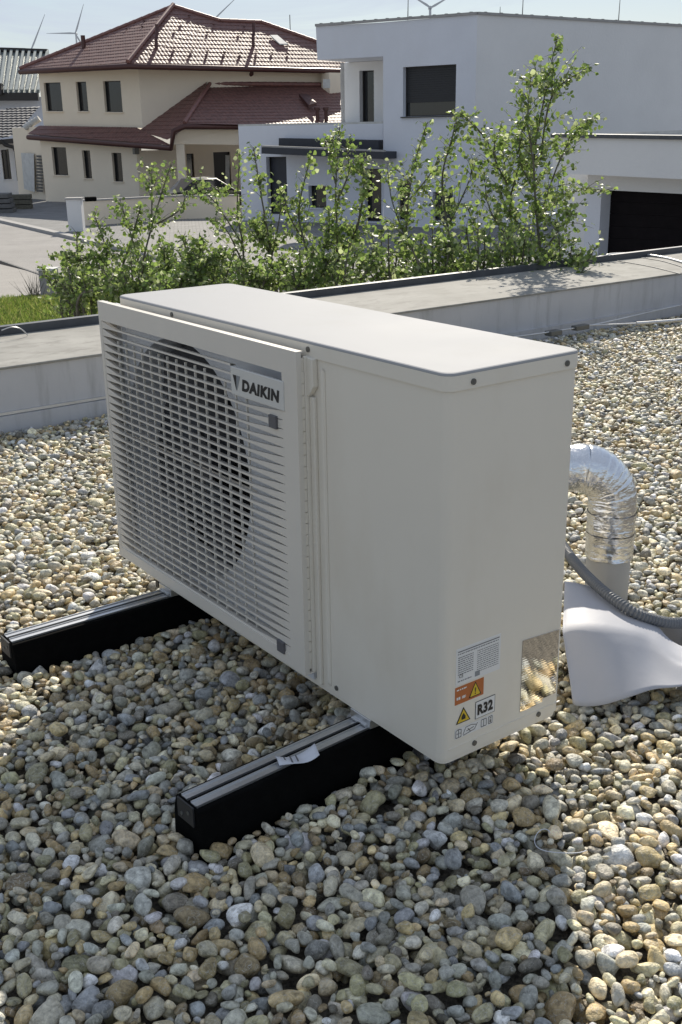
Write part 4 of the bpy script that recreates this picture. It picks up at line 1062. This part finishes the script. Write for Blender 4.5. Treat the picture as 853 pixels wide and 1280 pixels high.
RES = .003; X0, Y0, X1, Y1 = -1.5, -1.5, 6.4, 3.44
NX, NY = int((X1 - X0) / RES), int((Y1 - Y0) / RES)
HF = np.full((NX, NY), -.138, np.float32)
# candidate spots: only where the camera, or one a step to the side, could see
def mask_ok(x, y):
    px, py, d = project(np.stack([x, y, np.full_like(x, GR)], 1))
    ok = (d > .4) & (px > -70) & (px < 960) & (py < 1360) & (py > 385)
    for yc, rot in ((.262, .06), (1.150, .01)):
        yy = (y - yc) - x * math.tan(rot)
        ok &= ~((np.abs(yy) < .066) & (x > -.456) & (x < .44))
    ok &= ~((x > .22) & (x < D + .3) & (y > .34) & (y < 1.05))
    ok &= np.hypot(x - 1.07, y - .49) > .075
    return ok
NC = 600000
cxs = rng.uniform(X0 + .04, X1 - .04, NC); cys = rng.uniform(Y0 + .04, Y1 - .03, NC)
ok = mask_ok(cxs, cys); cxs, cys = cxs[ok], cys[ok]
area = (X1 - X0 - .08) * (Y1 - Y0 - .07) * ok.mean()
NP = int(area * 4800)
semi = np.clip(np.exp(rng.normal(math.log(.0174), .28, NP)), .0085, .034)
ordr = np.concatenate([rng.permutation(NP)])
semi = semi[ordr]
# the last quarter is small stones that fill the gaps
semi[int(NP * .60):] *= .74; semi[int(NP * .92):] *= .75
asp = rng.uniform(.48, .92, NP); flt = rng.uniform(.38, .72, NP)
yaw = rng.uniform(0, math.pi, NP)
res_ = np.zeros((NP, 3)); K = 9; ci = 0; nC = len(cxs)
for i in range(NP):
    a = semi[i]; b = a * asp[i]; c = a * flt[i]
    m_ = int(a / RES) + 1; g = np.arange(-m_, m_ + 1) * RES
    gx_, gy_ = g[:, None], g[None, :]
    ca, sa = math.cos(yaw[i]), math.sin(yaw[i])
    q = ((gx_ * ca + gy_ * sa) / a) ** 2 + ((-gx_ * sa + gy_ * ca) / b) ** 2
    cap = np.where(q < .92, c * np.sqrt(np.clip(1 - q, 0, 1)), -1.0).astype(np.float32)
    inside = q < .72
    best = None
    for k in range(K):
        x, y = cxs[ci % nC], cys[ci % nC]; ci += 1
        ix, iy = int((x - X0) / RES), int((y - Y0) / RES)
        if ix - m_ < 0 or iy - m_ < 0 or ix + m_ + 1 > NX or iy + m_ + 1 > NY: continue
        sub = HF[ix - m_:ix + m_ + 1, iy - m_:iy + m_ + 1]
        z = np.where(inside, sub + cap, -9).max()
        if best is None or z < best[0]: best = (z, x, y, ix, iy)
    if best is None: res_[i] = (0, 0, -9); continue
    z, x, y, ix, iy = best; z -= .50 * c
    sub = HF[ix - m_:ix + m_ + 1, iy - m_:iy + m_ + 1]
    np.maximum(sub, np.where(cap > 0, z + cap, -9), out=sub)
    res_[i] = (x, y, z)
# surface level -> shift so that the mean surface sits at GR
lev = float(np.mean([HF[int((x - X0) / RES), int((y - Y0) / RES)] for x, y in zip(cxs[:4000], cys[:4000])]))
res_[:, 2] += GR - .004 - lev
topz = res_[:, 2] + semi * flt
hc_ = np.array([HF[int((r[0] - X0) / RES), int((r[1] - Y0) / RES)] if r[2] > -5 else 9 for r in res_]) + (GR - .004 - lev)
vis = (res_[:, 2] > -5) & (hc_ - topz < 1.1 * semi * flt + .003)
px, py, dist = project(res_)
pal = np.array([(.42, .37, .27), (.45, .42, .33), (.30, .30, .28), (.22, .235, .24), (.17, .19, .225), (.25, .19, .10), (.33, .27, .15), (.105, .10, .09), (.56, .55, .52), (.20, .195, .12), (.36, .35, .30), (.15, .115, .065), (.29, .28, .19), (.26, .27, .25)])
pw = np.array([.12, .09, .12, .11, .10, .08, .08, .085, .06, .08, .08, .075, .07, .08]); pw /= pw.sum()
pal = np.minimum(pal * np.array([2.02, 1.93, 1.72]), .88)
pal = pal * .84 + np.array([.52, .48, .38]) * .16
pcol = pal[rng.choice(len(pal), NP, p=pw)] * np.clip(np.exp(rng.normal(-.03, .24, (NP, 1))), .5, 1.5) * rng.uniform(.98, 1.02, (NP, 3))
tx, ty = rng.normal(0, .34, NP), rng.normal(0, .26, NP)
yaw2 = yaw
def rotm(i):
    return np.array(Matrix.Rotation(yaw2[i], 3, 'Z') @ Matrix.Rotation(tx[i], 3, 'X') @ Matrix.Rotation(ty[i], 3, 'Y'))
scl = np.stack([semi, semi * asp, semi * flt], 1) * 1.05
sid = rng.integers(0, NSH, NP)
pxs = 2 * semi * FPX / np.maximum(dist, .3)
infr = vis & (px > 0) & (px < 853) & (py > 0) & (py < 1280) & (hc_ - topz < .15 * semi * flt + .001)
# not behind the unit
infr &= ~((px > 150) & (px < 702) & (py < 690))
order = np.argsort(-np.where(infr, pxs, 0))
single = set(order[:300].tolist())

grav = MB(); grav.box(X0, X1, Y0 - 1.2, Y1, -.1598, -.138 + GR - .004 - lev + .002); grav = grav.build('gravel_bed', M['bed']); grav['kind'] = 'structure'
meshes = []
for k in range(NSH):
    me = bpy.data.meshes.new('pebble'); me.from_pydata(S3[k].tolist(), [], f3.tolist()); me.materials.append(M['pebble_o'])
    me.polygons.foreach_set('use_smooth', [True] * len(f3)); meshes.append(me)
for i in single:
    o = bpy.data.objects.new('pebble', meshes[sid[i]])
    o.matrix_world = Matrix.Translation(res_[i]) @ Matrix(rotm(i).tolist()).to_4x4() @ Matrix.Diagonal((*scl[i], 1))
    o.color = (*[float(c) for c in pcol[i]], 1)
    COL.objects.link(o); o.parent = grav
rest = np.array([i for i in np.nonzero(vis)[0] if i not in single])
hi = rest[pxs[rest] > 26]; lo = rest[(pxs[rest] <= 26) & (pxs[rest] > 8.5)]; far_ = rest[pxs[rest] <= 8.5]
VV = []; FF = []; CC = []; off = 0
for grp, SS, ff in ((hi, S3, f3), (lo, S2, f2), (far_, S1, f1)):
    for i in grp:
        v = (SS[sid[i]] * scl[i]) @ rotm(i).T + res_[i]
        VV.append(v); FF.append(ff + off); CC.append(np.repeat(pcol[i][None], len(v), 0)); off += len(v)
VV = np.concatenate(VV).astype(np.float32); FF = np.concatenate(FF).astype(np.int32); CC = np.concatenate(CC)
me = bpy.data.meshes.new('pebble_layer')
me.vertices.add(len(VV)); me.vertices.foreach_set('co', VV.ravel())
me.loops.add(len(FF) * 3); me.loops.foreach_set('vertex_index', FF.ravel())
me.polygons.add(len(FF)); me.polygons.foreach_set('loop_start', np.arange(0, len(FF) * 3, 3, dtype=np.int32))
me.update(calc_edges=True)
me.polygons.foreach_set('use_smooth', np.ones(len(FF), bool))
at_ = me.color_attributes.new('pcol', 'FLOAT_COLOR', 'POINT'); at_.data.foreach_set('color', np.concatenate([CC, np.ones((len(CC), 1))], 1).astype(np.float32).ravel())
me.materials.append(M['pebble'])
o = bpy.data.objects.new('pebble_layer', me); link(o, grav); o['kind'] = 'stuff'
print('pebbles', NP, 'visible', int(vis.sum()), 'hi', len(hi), 'tris', len(FF), 'area', area)

# ================================================================ PLANTS
def colmesh(name, V, F, C, m, parent=None):
    me = bpy.data.meshes.new(name); V = np.asarray(V, np.float32); F = np.asarray(F, np.int32)
    me.vertices.add(len(V)); me.vertices.foreach_set('co', V.ravel())
    me.loops.add(F.size); me.loops.foreach_set('vertex_index', F.ravel())
    me.polygons.add(len(F)); me.polygons.foreach_set('loop_start', np.arange(0, F.size, F.shape[1], dtype=np.int32))
    me.update(calc_edges=True)
    a = me.color_attributes.new('pcol', 'FLOAT_COLOR', 'POINT'); a.data.foreach_set('color', np.concatenate([np.asarray(C), np.ones((len(V), 1))], 1).astype(np.float32).ravel())
    me.materials.append(m); o = bpy.data.objects.new(name, me); return link(o, parent)
LEAF = np.array([(0, 0, 0), (-.34, .18, .07), (-.46, .46, .10), (-.24, .78, .05), (0, 1.0, -.06), (.24, .78, .05), (.46, .46, .10), (.34, .18, .07), (0, .5, 0)])
LF = np.array([(0, 8, 1), (1, 8, 2), (2, 8, 3), (3, 8, 4), (4, 8, 5), (5, 8, 6), (6, 8, 7), (7, 8, 0)])
def leaves(name, pts, size, m, parent, pal_, droop=.5):
    pts = np.asarray(pts); n = len(pts)
    dirs = rng.normal(size=(n, 3)); dirs[:, 2] = dirs[:, 2] * .5 - droop; dirs /= np.linalg.norm(dirs, axis=1)[:, None]
    nr_ = rng.normal(size=(n, 3)); nr_ -= (nr_ * dirs).sum(1)[:, None] * dirs; nr_ /= np.linalg.norm(nr_, axis=1)[:, None]
    sx = np.cross(dirs, nr_); s = rng.uniform(.6, 1.2, n) * size
    V = pts[:, None, :] + s[:, None, None] * (LEAF[None, :, 0, None] * sx[:, None] + LEAF[None, :, 1, None] * dirs[:, None] + LEAF[None, :, 2, None] * nr_[:, None])
    F = LF[None] + (np.arange(n) * 9)[:, None, None]
    c = np.asarray(pal_)[rng.integers(0, len(pal_), n)] * rng.uniform(.75, 1.3, (n, 1))
    return colmesh(name, V.reshape(-1, 3), F.reshape(-1, 3), np.repeat(c, 9, 0), m, parent)
GP = [(.17, .24, .075), (.21, .28, .085), (.12, .17, .055), (.25, .31, .11), (.14, .20, .065), (.34, .38, .21)]
def sapling(label, d, stems, basepx, dens=1.0, size=.041, spread=.34, kind='sapling'):
    b0 = base(P(basepx, 165, d)); t = thing(kind, b0, label, 'tree' if kind == 'sapling' else 'shrub', 'young trees and shrubs behind the parapet')
    tr = MB(); tw = MB(); LP_ = []
    for si, st_ in enumerate(stems):
        dj = d + random.uniform(-.3, .3)
        p0 = [P(x, y, dj + random.uniform(-.12, .12)) for x, y in st_]
        if si == 0 or p0[0].z > 5: pts = [b0, b0.lerp(p0[0], .5) + Vector((random.uniform(-.08, .08), random.uniform(-.08, .08), 0))] + p0
        elif st_[0][1] > 335: pts = [b0 + Vector((random.uniform(-.15, .15), random.uniform(-.1, .1), 0))] + p0
        else: pts = p0
        cv = catmull(pts, 10); n_ = len(cv)
        tot_ = sum((b - a).length for a, b in zip(cv, cv[1:]))
        r0 = .018 if pts[0].z < -1.2 else .009
        tr.tube(cv, [r0 * (1 - .8 * i / (n_ - 1)) for i in range(n_)], 6)
        # twigs
        nt_ = int(tot_ * 37 * dens)
        for k in range(nt_):
            u = random.uniform(.0, 1) ** .85; i = min(int(u * (n_ - 1)), n_ - 2); p = cv[i].lerp(cv[i + 1], random.random())
            if p.z < -1.1 and random.random() < .6: continue
            rem = 1 - i / n_
            ln_ = (.05 + spread * rem) * random.uniform(.35, 1.1)
            ax = (cv[i + 1] - cv[i]).normalized(); dr = (ax * random.uniform(.35, .9) + Vector((random.gauss(0, 1), random.gauss(0, 1), random.gauss(0, .45))).normalized()).normalized()
            e = p + dr * ln_ + Vector((0, 0, ln_ * .12)); mid_ = p.lerp(e, .5) + Vector((0, 0, ln_ * .05))
            tw.tube([p, mid_, e], [.0028, .002, .001], 3, cap=False)
            m_ = max(2, int(ln_ / .026))
            for q_ in range(m_):
                f_ = (q_ + 1) / m_; pt_ = p.lerp(e, f_); LP_.append(pt_ + Vector((random.gauss(0, .014), random.gauss(0, .014), random.gauss(0, .012))))
    tr.build('trunk', M['bark'], t); tw.build('twigs', M['bark'], t)['kind'] = 'stuff'
    leaves('crown', LP_, size, M['leaf'], t, GP)['kind'] = 'stuff'; return len(LP_)
nl = 0
nl += sapling('bushy young tree left of the unit, in front of the low garden wall', 10.2, [[(172, 372), (178, 330), (196, 262), (214, 205)], [(134, 372), (134, 318), (118, 268)], [(176, 335), (160, 280), (150, 250)], [(190, 290), (190, 240), (189, 208)], [(134, 345), (95, 325), (72, 318)], [(150, 372), (165, 300), (175, 262)], [(196, 280), (225, 262), (232, 240)], [(120, 372), (100, 340), (96, 290)]], 155, 1.15)
nl += sapling('small tree with branch arching left toward the carport', 10.0, [[(306, 372), (304, 310), (297, 262), (300, 192)], [(300, 300), (268, 252), (236, 222)], [(304, 330), (285, 290), (268, 275)], [(300, 240), (280, 240), (262, 232)], [(306, 360), (270, 340), (240, 330)]], 305, 1.0)
nl += sapling('low sapling just above the left end of the unit lid', 9.2, [[(240, 372), (238, 330), (228, 298)], [(242, 372), (262, 330), (278, 318)], [(238, 372), (210, 340), (205, 310)], [(245, 372), (250, 330), (250, 300)]], 240, 1.2)
nl += sapling('slender sapling in front of the white wall, spire left of the dark door', 9.6, [[(345, 372), (338, 310), (326, 240), (317, 184)], [(340, 320), (350, 270), (352, 240)], [(342, 340), (325, 300), (320, 280)]], 345, 1.1)
nl += sapling('sapling with a thin leaning spire before the dark canopy', 9.9, [[(402, 372), (380, 300), (374, 260), (389, 194)], [(400, 350), (410, 300), (412, 262)], [(380, 300), (362, 270), (358, 245)]], 400, .9)
nl += sapling('dense leafy spire between canopy and white house wall', 9.4, [[(424, 372), (422, 300), (420, 235), (425, 158)], [(420, 230), (412, 195), (418, 170)], [(422, 250), (436, 215), (432, 180)], [(424, 340), (445, 290), (455, 235), (452, 198)]], 424, 1.25)
nl += sapling('sapling with twin tips below the large blind window', 9.8, [[(512, 372), (508, 290), (516, 215), (534, 154)], [(508, 300), (490, 250), (484, 204)], [(514, 230), (500, 215), (494, 212)], [(512, 250), (540, 215), (548, 195)]], 510, 1.1)
nl += sapling('sapling whose top branch bends beside the blind window sill', 9.5, [[(570, 372), (562, 300), (553, 225), (566, 170), (572, 142)], [(625, 205), (606, 172), (588, 152), (573, 140)], [(562, 280), (585, 230), (592, 200)], [(560, 290), (540, 250), (528, 235)]], 570, 1.1)
nl += sapling('full leafy sapling close to the corner of the white house', 9.1, [[(636, 372), (640, 290), (632, 215), (625, 160)], [(636, 300), (612, 260), (605, 215)], [(634, 230), (618, 195), (622, 168)], [(640, 320), (600, 290), (585, 262)], [(637, 250), (650, 200), (648, 178)]], 636, 1.25)
nl += sapling('tallest young tree, its top reaching above the white facade', 8.8, [[(680, 372), (672, 280), (668, 200), (680, 125), (697, 46)], [(676, 200), (690, 120), (733, 86)], [(672, 280), (700, 200), (722, 165), (746, 146)], [(674, 270), (715, 240), (758, 238)], [(668, 210), (660, 150), (664, 95)], [(675, 320), (705, 280), (716, 265)], [(670, 240), (650, 200), (655, 150)], [(683, 118), (672, 95), (668, 78)], [(672, 300), (640, 270), (626, 240)], [(676, 330), (700, 310), (712, 300)]], 680, 1.6)
SH = [('loose shrub leaning over the pavement at the far left of the planting', 10.4, 88, 322), ('leafy shrub between the bushy young tree and the arching one', 9.8, 205, 300), ('shrub below the arching branch, above the unit lid', 9.4, 265, 306), ('shrub at the left end of the planting beside the utility box', 9.6, 105, 330), ('low shrub under the bushy young tree', 9.0, 165, 325), ('low shrub behind the far end of the unit', 8.8, 225, 335), ('low shrub between the arching tree and slender sapling', 8.7, 320, 322), ('shrub in the dense middle, below the canopy', 8.5, 375, 312), ('shrub below the dense leafy spire', 8.4, 430, 300), ('shrub to the right of the dense spire, above the coping', 8.4, 485, 288), ('shrub below the twin tipped sapling', 8.3, 540, 284), ('shrub below the bent top sapling', 8.2, 595, 285), ('shrub at the foot of the tallest young tree', 8.1, 650, 290), ('shrub at the right end of the planting, beside the garage', 8.2, 700, 300)]
for lb, d, x, y in SH:
    stm = [[(x + random.uniform(-12, 12), 392), (x + dx_ * .6, (y + 392) / 2), (x + dx_ + random.uniform(-6, 6), y + abs(dx_) * .5 + random.uniform(-12, 14))] for dx_ in (-38, -24, -10, 3, 15, 28, 40)]
    nl += sapling(lb, d, stm, x, .62, size=.040, spread=.30, kind='shrub')
print('leaves', nl)

# grass beyond the parapet
def grass(name, polypx, n, h, label=None):
    q = [onz(x, y, GZ) for x, y in polypx]; P_ = []
    for i in range(n):
        s, t_ = random.random(), random.random(); a = q[0].lerp(q[1], s); b = q[3].lerp(q[2], s); P_.append(a.lerp(b, t_))
    P_ = np.array([p[:] for p in P_]); N_ = len(P_); hh = rng.uniform(.4, 1.2, N_) * h; an = rng.uniform(0, 6.28, N_); wd_ = .008 + .01 * rng.random(N_)
    cx_ = np.stack([np.cos(an), np.sin(an), np.zeros(N_)], 1); ln2 = rng.normal(0, .28, (N_, 3)) * hh[:, None]; ln2[:, 2] = 0
    V = np.stack([P_ - cx_ * wd_[:, None], P_ + cx_ * wd_[:, None], P_ + cx_ * wd_[:, None] * .6 + ln2 * .4 + np.array([0, 0, 1]) * hh[:, None] * .6, P_ + ln2 + np.array([0, 0, 1]) * hh[:, None]], 1)
    F = np.array([(0, 1, 2), (0, 2, 3)])[None] + (np.arange(N_) * 4)[:, None, None]
    pal2 = np.array([(.12, .17, .045), (.16, .20, .05), (.09, .13, .035), (.22, .23, .09)])
    C = np.repeat(pal2[rng.integers(0, 4, N_)] * rng.uniform(.8, 1.3, (N_, 1)), 4, 0)
    o = colmesh(name, V.reshape(-1, 3), F.reshape(-1, 3), C, M['leaf']); o['kind'] = 'stuff'; return o
tag(grass('grass', [(-40, 381), (260, 374), (260, 420), (-40, 428)], 42000, .17), 'short rough grass between pavement and our parapet', 'grass')
t = thing('grass_tuft', onz(44, 374, GZ), 'tuft of tall dry grass beside the utility box', 'grass tuft')
tf = MB(); b0 = onz(44, 378, GZ)
for i in range(46):
    a = random.uniform(0, 6.28); r_ = random.uniform(.0, .12); p = b0 + Vector((r_ * math.cos(a), r_ * math.sin(a), 0)); hgt = random.uniform(.25, .62)
    l_ = Vector((random.gauss(0, .14), random.gauss(0, .14), hgt)); tf.tube([p, p + l_ * .5, p + l_], [.006, .004, .001], 3, cap=False)
tf.build('blades', M['bark'], t)
